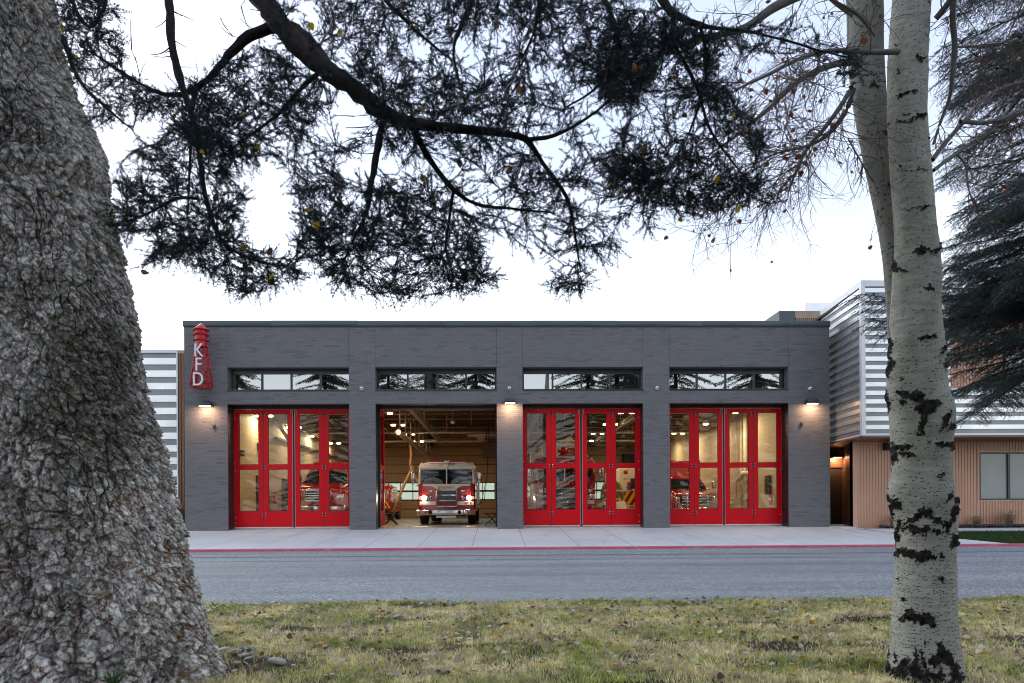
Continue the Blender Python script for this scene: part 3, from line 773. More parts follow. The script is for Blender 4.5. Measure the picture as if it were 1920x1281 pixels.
# ------------------------------------------------------------------ neighbouring wings
def corrugated(mb, x0, x1, y, z0, z1, per=.46, d=.035):
    """horizontal trapezoid ribs on a wall facing -y, faces tilted so the sky lights them differently"""
    z = z0; prof = []
    while z < z1 - .02:
        for dz, dd in ((0, 0), (.02, d), (per * .45, d), (per * .45 + .03, 0)):
            if z + dz < z1: prof.append((y + dd, z + dz))
        z += per
    prof.append((prof[-1][0], z1))
    for (ya, za), (yb, zb) in zip(prof, prof[1:]): mb.quad((x0, ya, za), (x1, ya, za), (x1, yb, zb), (x0, yb, zb))
# left wing
lw = thing('ribbed_wing', 'silver ribbed metal wing with brown corner strip beyond the tower sign', 'building', (0, 0, 0))
YW = 1.5; XW = X0(333, YW); ZW = float(on(300, 658, YW)[2])
m = MB(); per = .46; z = 0.1; k = 0
a = MB(); c_ = MB()
while z < ZW - .1:
    zz = min(z + per * .52, ZW - .08); a.box(-30, XW, YW, YW + .2, z, zz)
    z2 = min(z + per, ZW - .08)
    if z2 > zz: c_.box(-30, XW, YW + .035, YW + .2, zz, z2)
    z += per
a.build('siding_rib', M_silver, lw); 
M_silver_shade = simple('silver_shaded_recess', (.27, .285, .30), .4, .45, .05, .6)  # recess shade painted in as a darker copy of the silver siding
c_.build('siding_recess', M_silver_shade, lw)
m.box(-30, XW + .03, YW - .03, YW + .25, ZW - .08, ZW + .03); m.box(XW - .02, XW + .03, YW - .02, YW + .2, 0, ZW - .08); m.box(-30, -30.3, YW, YW + 15, 0, ZW); m.build('silver_trim', M_silverlt, lw)
m = MB(); m.box(XW + .03, XL - .0, YW + .02, YW + .2, -.1, ZW - .10)
for k in range(3): xx = XW + .08 + .12 * k; m.box(xx, xx + .05, YW - .01, YW + .02, 0, ZW - .12)
m.build('brown_panel', M_brown, lw)
m = MB(); m.box(XW + .03, XL, YW - .02, YW + .22, ZW - .10, ZW + .02); m.build('brown_cap', simple('tan_cap', (.45, .33, .25), .45, .2), lw)
m = MB(); m.box(-30, XL, YW + .2, YW + 15, ZW - .4, ZW - .2); m.build('roof', M_deck, lw)

# right wing: silver upper storey over copper ground floor
rw = thing('office_wing', 'two-storey wing with silver ribbed upper floor above copper coloured ribbed wall', 'building', (0, 0, 0))
YF = -2.0
A = on(1617, 817, YF); B = on(1617, 526, YF); XC = float(A[0]); ZB, ZU = float(A[2]), float(B[2])
YE = 1.45; tn = .094; XE = XC + tn * (YE - YF)
XFR = float(on(1782, 700, YF)[0]); ZLOW = float(on(1850, 731, YF)[2])
a = MB(); c_ = MB(); per = .279
# front: ribs (full height left part; low band on the right)
z = ZB + .07
while z < ZU - .22:
    for (lo, hi, mb, dd) in ((z, z + per * .5, c_, .03), (z + per * .5, z + per, a, 0)):
        hi = min(hi, ZU - .2)
        xr = 30 if hi <= ZLOW + .05 else XFR
        if hi > lo:
            mb.box(XC + .10, xr, YF + dd, YF + .2, lo, hi)
            # side face, running back at a slight angle
            vs = []
            o0 = dd
            p0 = (XC + o0, YF + .10); p1 = (XE + o0, YE)
            mb.quad((p0[0], p0[1], lo), (p0[0], p0[1], hi), (p1[0], p1[1], hi), (p1[0], p1[1], lo))
            mb.quad((p0[0], p0[1], hi), (p0[0] + .04, p0[1], hi), (p1[0] + .04, p1[1], hi), (p1[0], p1[1], hi))
            mb.quad((p0[0], p0[1], lo), (p0[0] + .04, p0[1], lo), (p1[0] + .04, p1[1], lo), (p1[0], p1[1], lo))
    z += per
a.build('siding_rib', M_silver, rw); c_.build('siding_recess', M_silver_shade, rw)
m = MB()
m.box(XC - .03, XC + .10, YF - .03, YF + .10, ZB, ZU - .2)                         # corner post
m.box(XC + .10, 30, YF - .02, YF + .12, ZB, ZB + .07)
m.box(XC + .10, XFR, YF - .02, YF + .2, ZU - .2, ZU)
m.box(XFR, 30, YF - .02, YF + .35, ZLOW, ZLOW + .06)
m.box(XFR - .05, XFR, YF + .2, YF + 2.2, ZLOW + .1, ZU)
m.prism([(XC - .03, YF - .03), (XC + .1, YF - .03), (XE + .1, YE), (XE - .03, YE)], 'z', ZU - .20, ZU + .0)
m.prism([(XC - .01, YF + .0), (XC + .1, YF), (XE + .1, YE), (XE - .01, YE)], 'z', ZB - .0, ZB + .06)
m.build('silver_trim', M_silverlt, rw)
m = MB(); m.prism([(XC, YF), (30, YF), (30, 6), (XE, 6)], 'z', ZB - .06, ZB - .002); m.build('soffit', M_brown, rw)
m = MB(); m.prism([(XC + .1, YF + .2), (XFR - .05, YF + .2), (XFR - .05, 6), (XE + .1, 6)], 'z', ZU - .3, ZU - .22); m.build('roof', M_deck, rw)
m = MB()   # recessed copper wall of the upper storey
YU = YF + 1.6
for k in range(int((30 - XFR) / .11)):
    xx = XFR + .11 * k; m.box(xx, xx + .06, YU - .018, YU, ZLOW + .1, ZU)
m.box(XFR, 30, YU, YU + .2, ZLOW - .2, ZU)
m.build('copper_wall', M_copper, rw)
m = MB(); wx0 = float(on(1880, 700, YU)[0]); m.box(wx0, 30, YU - .06, YU - .02, ZLOW + .12, ZLOW + 1.5)
uw = m.build('window', M_dkmetal, rw); m = MB(); m.box(wx0 + .06, wx0 + 1.5, YU - .065, YU - .061, ZLOW + .18, ZLOW + 1.45); m.build('pane', M_glass_clere, uw)
# ground floor
YG = -.5; XG = float(on(1599, 900, YG)[0])
m = MB(); wxa, wxb = float(on(1835, 890, YG)[0]), float(on(1935, 890, YG)[0]); wza, wzb = float(on(1860, 938, YG)[2]), float(on(1860, 848, YG)[2])
def ribwall(mb, xa, xb, za, zb):
    k = 0; x = xa
    while x < xb - .02:
        mb.box(x, min(x + .055, xb), YG - .02, YG, za, zb); x += .105
ribwall(m, XG + .18, wxa - .05, -.1, ZB - .06); ribwall(m, wxb + .05, 24, -.1, ZB - .06); ribwall(m, wxa - .05, wxb + .05, -.1, wza - .05); ribwall(m, wxa - .05, wxb + .05, wzb + .05, ZB - .06)
m.box(XG, wxa, YG, YG + .2, -.1, ZB - .06); m.box(wxb, 30, YG, YG + .2, -.1, ZB - .06); m.box(wxa, wxb, YG, YG + .2, -.1, wza); m.box(wxa, wxb, YG, YG + .2, wzb, ZB - .06)
m.box(XG, XG + .17, YG - .022, YG, -.1, ZB - .06)
m.build('copper_wall', M_copper, rw)
m = MB()
for zz in (.35, .9, 1.5, 2.1, 2.6):
    for k in range(110):
        xx = XG + .235 + .21 * k
        if wxa - .1 < xx < wxb + .1 and wza - .1 < zz < wzb + .1: continue
        m.box(xx - .009, xx + .009, YG - .007, YG - .0005, zz - .009, zz + .009)
m.build('rivet', M_brown, rw)
m = MB(); fx = .055
m.box(wxa, wxa + fx, YG - .03, YG + .1, wza, wzb); m.box(wxb - fx, wxb, YG - .03, YG + .1, wza, wzb); m.box(wxa + fx, wxb - fx, YG - .03, YG + .1, wza, wza + fx); m.box(wxa + fx, wxb - fx, YG - .03, YG + .1, wzb - fx, wzb)
xm = wxa + (wxb - wxa) * .56; m.box(xm - .04, xm + .04, YG - .025, YG + .1, wza + fx, wzb - fx)
wo = m.build('window', M_dkmetal, rw)
for xa, xb in ((wxa + fx, xm - .04), (xm + .04, wxb - fx)):
    m = MB(); m.box(xa, xb, YG + .03, YG + .04, wza + fx, wzb - fx); m.build('pane', M_glass_shade, wo)
m = MB(); m.box(wxa - .05, wxb + .05, YG - .035, YG - .021, wza - .05, wza - .0); m.box(wxa - .05, wxb + .05, YG - .035, YG - .021, wzb, wzb + .05); m.box(wxa - .05, wxa, YG - .035, YG - .021, wza, wzb); m.build('window_trim', M_copper, wo)
# entry recess with a door
DX0, DX1 = float(on(1557, 900, 2.2)[0]), float(on(1579, 900, 2.2)[0]); DY = 2.2
m = MB(); m.prism([(XG, YG + .0), (XG, YG + .2), (DX1 + .3, DY), (DX1 + .05, DY)], 'z', -.05, ZB - .06); m.box(XR + .0, DX0 - .0, DY, DY + .1, 0, ZB - .06); m.box(DX0 - .3, DX1 + .3, DY, DY + .1, 2.25, ZB - .06)
m.build('recess_wall', M_brown, rw)
m = MB(); m.box(DX0 - .3, DX1 + .04, DY + .02, DY + .08, 0, 2.25); dd = m.build('entry_door', M_ddoor, rw)
m = MB(); m.box(DX1 - .0, DX1 + .05, DY - .02, DY + .0, 0, 2.27); m.box(DX0 - .3, DX1, DY - .02, DY + 0, 2.2, 2.27); m.build('door_frame', M_brown, dd)
m = MB(); m.box(XR - .05, XG, DY - 3, DY + .1, -.2, -.012 + .004); m.build('step_slab', M_conc, rw)
P = on(1564, 856, DY - .02)
wall_lamp(0, 'small lit wall lamp in the entry recess of the copper wing', loc=(float(P[0]) + .05, DY - .02, float(P[2])), sc=.8)
m = MB(); P = on(1663, 838, YG - .1); m.box(P[0] - .12, P[0] + .1, YG - .25, YG - .03, P[2] - .12, P[2] + .12); tag(bevel(m.build('wall_speaker_box', M_black), .02, 2), 'small black box on the copper wall beside the aspen', 'wall light')
# roof-top boxes seen over the parapet
rb = thing('roof_unit', 'low tan and grey metal roof enclosure above the parapet beside the silver upper storey', 'roof enclosure', (0, 0, 0))
Yr = 3.0
a0, a1, a2 = on(1461, 601, Yr), on(1491, 583, Yr), on(1543, 583, Yr)
m = MB(); m.box(a0[0], a1[0], Yr, Yr + 2, 6.9, a1[2]); m.build('grey_panel', M_coping, rb)
m = MB(); m.box(a1[0], a2[0], Yr, Yr + 2, a1[2] - .28, a1[2]); 
for k in range(14): xx = a1[0] + .04 + (a2[0] - a1[0]) * k / 14; m.box(xx, xx + .045, Yr, Yr + .1, 6.9, a1[2] - .28)
m.build('tan_panel', simple('tan_panel2', (.42, .30, .22), .5, .1), rb)
m = MB(); a3, a4 = on(1497, 568, 8), on(1545, 568, 8); m.prism([(a3[0], 6.8), (a4[0] + 1, 6.8), (a4[0] + 1, a4[2]), (a3[0] + .35, a3[2])], 'y', 8, 10); m.build('silver_panel', M_silver, rb)
m = MB(); a3, a4 = on(1441, 590, 9), on(1463, 590, 9); m.prism([(a3[0], 6.8), (a4[0], 6.8), (a4[0], a4[2] + .2), (a3[0] + .1, a3[2] - .1)], 'y', 9, 10); m.build('silver_panel', M_silver, rb)
# gravel bed below the copper wall
N = 9000; r = np.random.default_rng(5)
cx_ = r.uniform(XG + .9, 26, N); cy_ = r.uniform(-1.12, -.53, N); cx_, cy_ = cx_, cy_
s_ = r.uniform(.02, .05, N); base = np.array([[1, 0, 0], [-1, 0, 0], [0, 1, 0], [0, -1, 0], [0, 0, .8], [0, 0, -.5]], float)
Vs = (base[None] * s_[:, None, None] * r.uniform(.6, 1.3, (N, 6, 1)) + np.stack([cx_, cy_, -.02 + r.uniform(0, .05, N)], -1)[:, None, :]).reshape(-1, 3)
tri = np.array([[0, 2, 4], [2, 1, 4], [1, 3, 4], [3, 0, 4], [2, 0, 5], [1, 2, 5], [3, 1, 5], [0, 3, 5]])
Fs = (tri[None] + (np.arange(N) * 6)[:, None, None]).reshape(-1, 3)
cc = np.repeat(np.array([.07, .078, .09]) * r.uniform(.4, 2.2, (N, 1)), 6, 0)
tag(npmesh('gravel_bed', Vs, Fs, M_stone, col=cc), 'dark grey gravel along the foot of the copper wall', 'gravel', kind='stuff')
# tufts of ornamental grass
def tuft(px, py, Y, h, n, label, col, spread=.35):
    P = on(px, py, Y); zb = -.03
    r = np.random.default_rng(int(px)); a = r.uniform(0, 6.28, n)
    V = []; F = []; C = []
    for k in range(n):
        d = np.array([math.cos(a[k]), math.sin(a[k]), 0]); l = h * r.uniform(.5, 1.1); out = r.uniform(.05, spread) ; sd = np.array([-d[1], d[0], 0]) * .007
        p0 = np.array([P[0], Y, zb]) + d * r.uniform(0, .07); pts = [p0, p0 + d * out * .3 + [0, 0, l * .55], p0 + d * out * .8 + [0, 0, l * .9], p0 + d * out * 1.5 + [0, 0, l * .8]]
        b = len(V); c = np.array(col) * r.uniform(.6, 1.4)
        for i, p in enumerate(pts): w_ = (1, .8, .5, .1)[i]; V += [p - sd * w_, p + sd * w_]; C += [c, c]
        for i in range(3): F.append([b + 2 * i, b + 2 * i + 1, b + 2 * i + 3, b + 2 * i + 2])
    o = npmesh('ornamental_grass', np.array(V), np.array(F), M_blade, col=np.array(C)); tag(o, label, 'plant', 'tufts of ornamental grass'); return o
tuft(337, 985, 1.0, 1.0, 220, 'dry grass tuft at the left corner of the brick station', (.24, .21, .09))
tuft(326, 985, .6, .7, 120, 'short pale grass tuft before the silver left wing', (.28, .24, .12))
tuft(1676, 985, -.85, .45, 120, 'small dry grass tuft just left of the aspen below the copper wall', (.36, .29, .18))
tuft(1832, 988, -.85, .4, 160, 'small dry grass tuft below the ribbed copper wall left of the window', (.42, .34, .22))
tuft(1893, 988, -.85, .6, 160, 'taller dry grass tuft under the window of the copper wall', (.38, .32, .22), .6)
# ------------------------------------------------------------------ fire engines (local: x right, y back, z up, front at y = 0)
def sub(mb, name, mat, par, bv=0, seg=2):
    o = mb.build(name, mat, par)
    if bv: bevel(o, bv, seg)
    return o
def wheel(x, y, r, wd, par, hub=True):
    m = MB(); m.lathe([(r * .55, -wd / 2), (r * .92, -wd / 2), (r, -wd / 2 + .04), (r, wd / 2 - .04), (r * .92, wd / 2), (r * .55, wd / 2)], (x, y, r), 28, 'x')
    o = m.build('wheel', M_tyre, par)
    for sg_ in (-1, 1):
        h = MB(); h.lathe([(0, sg_ * (wd / 2 - .03)), (r * .2, sg_ * (wd / 2 - .02)), (r * .3, sg_ * (wd / 2 - .08)), (r * .56, sg_ * (wd / 2 - .01))], (x, y, r), 20, 'x')
        h.build('rim', M_chrome, o)
    return o
def mirror(x, z, sg_, par, y=-.15, h=.5):
    m = MB(); m.tube([(x, .15, z - .35), (x + sg_ * .16, y, z - .25), (x + sg_ * .2, y, z)], .016, 6); m.tube([(x, .15, z + .3), (x + sg_ * .2, y, z + .22)], .016, 6)
    o = m.build('mirror', M_chrome, par); q = MB(); q.box(x + sg_ * .2 - .09, x + sg_ * .2 + .09, y - .07, y + .06, z - h / 2, z + h / 2); sub(q, 'mirror_head', M_chrome, o, .045, 3)
def custom_cab(t, W=1.22, white_top=True, lit=True, name='ENGINE 1'):
    zb, zw, zr = .62, 1.74, 2.62
    red = M_truckred; top = M_cabwhite if white_top else M_truckred
    def plan(w_, y0, y1, c): return [(-w_, y0 + c), (-w_ + c * .45, y0 + c * .2), (-w_ + c * 1.3, y0), (w_ - c * 1.3, y0), (w_ - c * .45, y0 + c * .2), (w_, y0 + c), (w_, y1), (-w_, y1)]
    m = MB(); m.prism(plan(W, 0, 2.3, .14), 'z', zb, zw); sub(m, 'cab', red, t)
    # upper cab: open box so the windscreen can be looked through
    m = MB(); m.box(-W, -W + .06, .75, 2.3, zw, zr - .12); m.box(W - .06, W, .75, 2.3, zw, zr - .12); m.box(-W, W, 2.24, 2.3, zw, zr)
    m.tube([(-W + .05, .06, zw), (-W + .09, .16, zr - .18)], .055, 8); m.tube([(W - .05, .06, zw), (W - .09, .16, zr - .18)], .055, 8)
    sub(m, 'upper_cab', top, t)
    m = MB(); m.prism([(-W + .02, zr - .2), (W - .02, zr - .2), (W - .02, zr - .05), (W - .1, zr + .05), (-W + .1, zr + .05), (-W + .02, zr - .05)], 'y', .30, 2.3); sub(m, 'cab_roof', top, t, .03)
    m = MB(); m.prism(plan(W - .01, .06, .5, .12), 'z', zr - .26, zr - .10); sub(m, 'visor', M_silverlt if white_top else M_truckred, t, .015)
    m = MB(); m.box(-W + .08, W - .08, .5, .55, zw, 1.95); m.box(-W + .08, W - .08, 1.3, 1.36, zw, zr - .2); sub(m, 'dashboard', M_dark, t)
    for s_ in (-1, 1):
        q = MB(); a = [(.10 * s_ + s_ * (.50 + .44 * math.cos(th)), zw + .02 + .27 * math.sin(th)) for th in np.linspace(0, math.pi, 14)]
        if s_ < 0: a = a[::-1]
        q.prism(a, 'y', .25, .29); sub(q, 'dash_shroud', M_silverlt, t)
        q = MB(); q.box(s_ * .95, s_ * .35, .22, .24, zr - .42, zr - .33); sub(q, 'sun_visor', M_silverlt, t)
        q = MB(); q.box(s_ * .9, s_ * .45, .9, 1.1, zw, zw + .45); sub(q, 'seat', M_dark, t, .08)
        q = MB(); x0, x1 = sorted((s_ * .025, s_ * (W - .10)))
        q.add([(x0, .045, zw + .02), (x1, .045, zw + .02), (x1, .13, zr - .24), (x0, .13, zr - .24)], [(0, 1, 2, 3)]); sub(q, 'windscreen', M_glass_veh, t)
        q = MB(); q.tube([(s_ * .28, .0, zw - .06), (s_ * .62, -.0, zw + .12), (s_ * .75, .02, zw + .14)], .012, 5); q.tube([(s_ * .5, .01, zw + .135), (s_ * .98, .03, zw + .125)], .010, 5); sub(q, 'wiper', M_black, t)
        mirror(s_ * W, 2.0, s_, t)
        # headlights
        q = MB(); q.box(s_ * .64, s_ * 1.17, -.035, .05, 1.04, 1.24); hb = sub(q, 'headlight', M_chrome, t, .02)
        for xx in (.79, .97): q = MB(); q.lathe([(0, -.075), (.085, -.07), (.10, -.036)], (s_ * xx, 0, 1.14), 16, 'y'); sub(q, 'lamp', (M_head if lit and xx > .9 else M_chrome), hb)
        q = MB(); q.lathe([(0, -.07), (.055, -.055), (.065, -.03)], (s_ * 1.12, 0, 1.14), 14, 'y'); sub(q, 'marker_lamp', M_redglow if lit else M_lens, hb)
        q = MB(); q.box(s_ * .62, s_ * .80, -.012, .02, 1.38, 1.48); sub(q, 'warning_light', M_chrome, t, .01)
        wheel(s_ * (W - .17), 1.0 if True else 0, .52, .33, t)
        for yy in (6.2,): wheel(s_ * (W - .25), yy, .52, .5, t)
    q = MB(); q.box(-.025, .025, .03, .10, zw, zr - .2); sub(q, 'windscreen_post', M_silverlt, t)
    # lower white band
    for x0, x1 in ((-W + .16, -.47), (.47, W - .16)):
        q = MB(); q.box(x0 - (.1 if x0 < 0 else 0), x1 + (.1 if x1 > 0 and x0 > 0 else 0), -.010, .02, .83, .99); sub(q, 'white_band', M_white, t)
    q = MB(); q.box(-W - .03, W + .03, -.42, -.02, .40, .63); sub(q, 'bumper', M_chrome, t, .03)
    q = MB(); q.lathe([(0, -.47), (.06, -.49), (.10, -.47), (.125, -.43), (.125, -.40)], (.83, 0, .52), 20, 'y'); sub(q, 'siren', M_chrome, t)
    for xx in (-.66, .57): q = MB(); q.lathe([(0, -.424), (.045, -.426), (.07, -.44), (.085, -.42)], (xx, 0, .52), 16, 'y'); sub(q, 'tow_eye', M_dark, t)
    q = MB(); q.box(-.42, .42, -.36, -.34, .29, .38); sub(q, 'number_plate', M_silverlt, t)
    q = MB(); q.box(-.8, .8, -.1, .8, .35, .6); q.tube([(-.9, 1, .5), (.9, 1, .5)], .09, 8); sub(q, 'axle', M_dark, t)
    # body behind the cab
    q = MB(); q.box(-W + .02, W - .02, 2.4, 8.6, .55, 2.5 if white_top else 2.2); sub(q, 'body', M_truckred, t, .03)
    q = MB(); 
    for k in range(3): q.box(W - .015, W + .01, 2.7 + 1.7 * k, 4.1 + 1.7 * k, .7, 2.0)
    sub(q, 'locker_shutter', M_steel, t)
# Engine 1 -------------------------------------------------------------------
P = on(836.5, 983, 5.0)
en = thing('fire_engine', 'red and white fire engine marked ENGINE 1 with headlights on in the open bay', 'fire engine', (float(P[0]), 5.35, 0.004))
custom_cab(en)
q = MB(); a = [(-1.19, 1.735), (-1.19, 1.66), (-.82, 1.65), (-.62, 1.60), (-.47, 1.50), (-.43, 1.42), (.43, 1.42), (.47, 1.50), (.62, 1.60), (.82, 1.65), (1.19, 1.66), (1.19, 1.735)]
q.prism([(x * .86, z) for x, z in a], 'y', -.016, .002); sub(q, 'white_chevron', M_white, en)
q = MB(); q.prism([(-.47, .80), (-.40, .74), (.40, .74), (.47, .80), (.47, 1.44), (.40, 1.51), (-.40, 1.51), (-.47, 1.44)], 'y', -.05, .01); gr_ = sub(q, 'grille', M_chrome, en, .015)
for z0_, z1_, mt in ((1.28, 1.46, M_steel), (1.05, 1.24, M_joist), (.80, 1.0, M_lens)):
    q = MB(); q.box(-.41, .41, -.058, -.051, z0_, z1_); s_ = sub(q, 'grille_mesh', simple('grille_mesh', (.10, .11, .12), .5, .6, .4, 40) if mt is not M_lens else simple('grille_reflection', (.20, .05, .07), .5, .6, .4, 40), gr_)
text('ENGINE 1', .155, M_gold, 'lettering', en, (-.02, -.022, 1.585), depth=.004, sx=1.1, bold=.004)
text('KET E1', .125, M_truckred, 'lettering', en, (.94, -.013, .91), depth=.003, sx=.85, bold=.003)
for s_ in (-1, 1):
    q = MB(); q.box(s_ * .12, s_ * .86, .22, .46, 2.69, 2.77); lb = sub(q, 'lightbar', M_lens, en, .03, 3)
    q = MB(); q.box(s_ * .12, s_ * .84, .24, .44, 2.67, 2.692); sub(q, 'lightbar_base', M_chrome, lb)
q = MB(); q.box(-.11, .11, .06, .30, 2.62, 2.74); q.box(-.09, .09, .03, .12, 2.42, 2.60); sub(q, 'roof_sign_lamp', M_silverlt, en, .02)
for x in (-1.0, -.3, .3, 1.0): q = MB(); q.lathe([(0, .20), (.02, .21), (.03, .26)], (x, 0, 2.63), 10, 'y'); sub(q, 'clearance_lamp', M_gold, en)
# Truck 1 ---------------------------------------------------------------------
P = on(1060, 983, 2.6)
tk = thing('ladder_truck', 'dark red ladder truck marked TRUCK 1 behind the third folding door', 'fire engine', (float(P[0]), 2.75, 0.004))
custom_cab(tk, white_top=False, lit=False, name='TRUCK 1')
q = MB(); q.box(-.60, .60, -.05, .01, .66, 1.50); gr_ = sub(q, 'grille', simple('grille_grey', (.08, .10, .11), .4, .6, .3, 30), tk, .02)
for z_ in (.72, .92, 1.08, 1.24, 1.44):
    q = MB(); q.box(-.62, -.13, -.075, -.045, z_ - .017, z_ + .017); q.box(.13, .62, -.075, -.045, z_ - .017, z_ + .017); q.box(-.13, .13, -.08, -.045, z_ - .03, z_ + .01); sub(q, 'chrome_bar', M_chrome, gr_, .006, 1)
text('TRUCK 1', .15, M_gold, 'lettering', tk, (0, -.018, 1.62), depth=.004, sx=1.1, bold=.004)
q = MB(); q.box(-1.16, 1.16, -.012, .0, .86, .98); sub(q, 'white_band', M_white, tk)
for s_ in (-1, 1):
    q = MB(); q.box(s_ * .62, s_ * 1.05, -.045, .0, 1.28, 1.42); sub(q, 'warning_light', M_chrome, tk, .01)
    q = MB(); q.box(s_ * .95, s_ * .60, .25, .45, 2.68, 2.76); sub(q, 'lightbar', M_silverlt, tk, .03)
# turntable, bucket and ladder rails above the cab
q = MB(); q.box(-.75, .75, .9, 1.3, 2.72, 2.80); q.box(-.8, -.62, .8, 1.6, 2.80, 3.25); q.box(.62, .8, .8, 1.6, 2.80, 3.25); q.box(-.62, .62, 1.0, 1.05, 3.12, 3.30); q.box(-.8, .8, .7, .76, 3.18, 3.30); sub(q, 'bucket', M_silverlt, tk)
q = MB(); q.lathe([(0, 0), (.14, .02), (.12, .3), (0, .34)], (.05, .85, 2.82), 14); q.tube([(-.2, .8, 3.0), (.1, .8, 2.92), (.35, .8, 3.05)], .06, 8); sub(q, 'water_nozzle', M_lens, tk)
q = MB()
for s_ in (-1, 1):
    q.tube([(s_ * .42, .9, 3.30), (s_ * .42, 9.5, 3.45)], .04, 6); q.tube([(s_ * .42, .9, 3.66), (s_ * .42, 9.5, 3.85)], .035, 6)
    for k in range(14): y_ = 1.0 + .6 * k; q.tube([(s_ * .42, y_, 3.31), (s_ * .42, y_ + .3, 3.68)], .018, 5); q.tube([(s_ * .42, y_ + .3, 3.68), (s_ * .42, y_ + .6, 3.32)], .018, 5)
for k in range(24): y_ = 1.0 + .35 * k; q.tube([(-.42, y_, 3.31), (.42, y_, 3.31)], .018, 5)
sub(q, 'ladder', M_cream, tk)
q = MB(); q.box(-1.2, -.6, 2.6, 3.4, 2.2, 3.1); sub(q, 'hose_box', M_cream, tk, .02)
for xx in (-.78, .78): q = MB(); q.lathe([(.05, -.46), (.09, -.47), (.12, -.43)], (xx, 0, .52), 16, 'y'); sub(q, 'siren', M_chrome, tk)

# conventional trucks ----------------------------------------------------------
def bonnet_truck(t, W, zh, zwt, zroof, hl, kind):
    """t: thing; W half width; zh bonnet top; zwt windscreen top; hl bonnet length"""
    Wc = W * .86
    m = MB(); m.prism([(0, .55), (0, zh - .22), (.10, zh - .06), (hl * .5, zh + .04), (hl, zh + .14), (hl + 2.0, zh + .14), (hl + 2.0, .55)], 'x', -Wc, Wc); sub(m, 'body', M_truckred, t, .10, 4)
    for s_ in (-1, 1):
        m = MB(); m.prism([(-.02, .5), (.0, zh - .42), (.2, zh - .28), (1.3, zh - .22), (1.6, zh - .5), (1.6, .6), (1.25, .6), (1.05, .95), (.45, .95), (.25, .6)], 'x', s_ * (Wc - .12) if s_ > 0 else -W, W if s_ > 0 else -(Wc - .12)); sub(m, 'wing', M_truckred, t, .05, 3)
        wheel(s_ * (W - .16), .75, .44, .28, t); mirror(s_ * (W - .06), zh + .32, s_, t, hl - .1, .36)
    m = MB(); z1 = zwt; m.add([(-Wc + .02, hl - .02, zh + .13), (Wc - .02, hl - .02, zh + .13), (Wc - .18, hl + .55, z1), (-Wc + .18, hl + .55, z1), (-Wc + .02, hl + 1.9, zh + .13), (Wc - .02, hl + 1.9, zh + .13), (Wc - .18, hl + 1.9, z1), (-Wc + .18, hl + 1.9, z1)],
                          [(0, 1, 2, 3), (1, 5, 6, 2), (4, 0, 3, 7), (5, 4, 7, 6)]); sub(m, 'window_band', simple('dark_window', (.012, .016, .015), .06, 0, .1, 3, 0, 60, .6), t)
    m = MB(); m.prism([(-Wc + .16, z1 - .03), (Wc - .16, z1 - .03), (Wc - .24, zroof - .03), (Wc - .45, zroof), (-Wc + .45, zroof), (-Wc + .24, zroof - .03)], 'y', hl + .5, hl + 2.0)
    for s_ in (-1, 1): m.tube([(s_ * (Wc - .01), hl - .03, zh + .12), (s_ * (Wc - .18), hl + .54, z1 + .01)], .035, 6)
    sub(m, 'cab_roof', M_truckred, t, .05, 3)
    m = MB()
    for s_ in (-1, 1): m.tube([(s_ * .25, hl - .06, zh + .16), (s_ * .65, hl + .03, zh + .30)], .012, 5)
    sub(m, 'wiper', M_black, t)
# rescue truck, bay 1
P = on(599.5, 960, 5.2)
rt_ = thing('rescue_truck', 'red rounded-bonnet rescue truck with oval chrome grille behind the first folding door', 'truck', (float(P[0]), 4.9, 0.004))
bonnet_truck(rt_, 1.18, 1.70, 2.42, 2.66, 1.35, 'intl')
m = MB(); a = [(-.56, 1.50), (-.60, 1.38), (-.54, 1.05), (-.46, .98), (.46, .98), (.54, 1.05), (.60, 1.38), (.56, 1.50), (.40, 1.56), (-.40, 1.56)]
m.prism(a, 'y', -.06, .02); g_ = sub(m, 'grille', M_chrome, rt_, .015)
m = MB(); m.prism([(x * .88, 1.27 + (z - 1.27) * .82) for x, z in a], 'y', -.068, -.061); sub(m, 'grille_back', M_dark, g_)
for k in range(5): m = MB(); z_ = 1.06 + k * .10; m.box(-.52, .52, -.085, -.069, z_ - .014, z_ + .014); sub(m, 'grille_bar', M_chrome, g_)
for s_ in (-1, 1):
    m = MB(); m.prism([(s_ * .70, 1.06), (s_ * 1.10, 1.10), (s_ * 1.12, 1.26), (s_ * .98, 1.34), (s_ * .82, 1.28)][::s_], 'y', -.03, .06); h_ = sub(m, 'headlight', M_chrome, rt_, .015)
    for xx in (.86, 1.0): m = MB(); m.lathe([(0, -.05), (.05, -.045), (.065, -.028)], (s_ * xx, 0, 1.19), 14, 'y'); sub(m, 'lamp', M_silverlt, h_)
m = MB(); m.box(-1.2, 1.2, -.30, -.05, .56, .84); b_ = sub(m, 'bumper', M_chrome, rt_, .03)
for xx in (-.72, -.16, .16, .6, .95): m = MB(); m.lathe([(0, -.31), (.06, -.315), (.085, -.302)], (xx, 0, .7), 16, 'y'); sub(m, 'bumper_lamp', M_steel if abs(xx) > .3 else M_black, b_)
m = MB(); m.box(-.75, .75, 2.1, 2.4, 2.70, 2.80); sub(m, 'lightbar', M_lens, rt_, .03)
m = MB(); m.box(-1.2, 1.2, 3.5, 8.0, .6, 2.75); sub(m, 'box_body', M_truckred, rt_, .04)
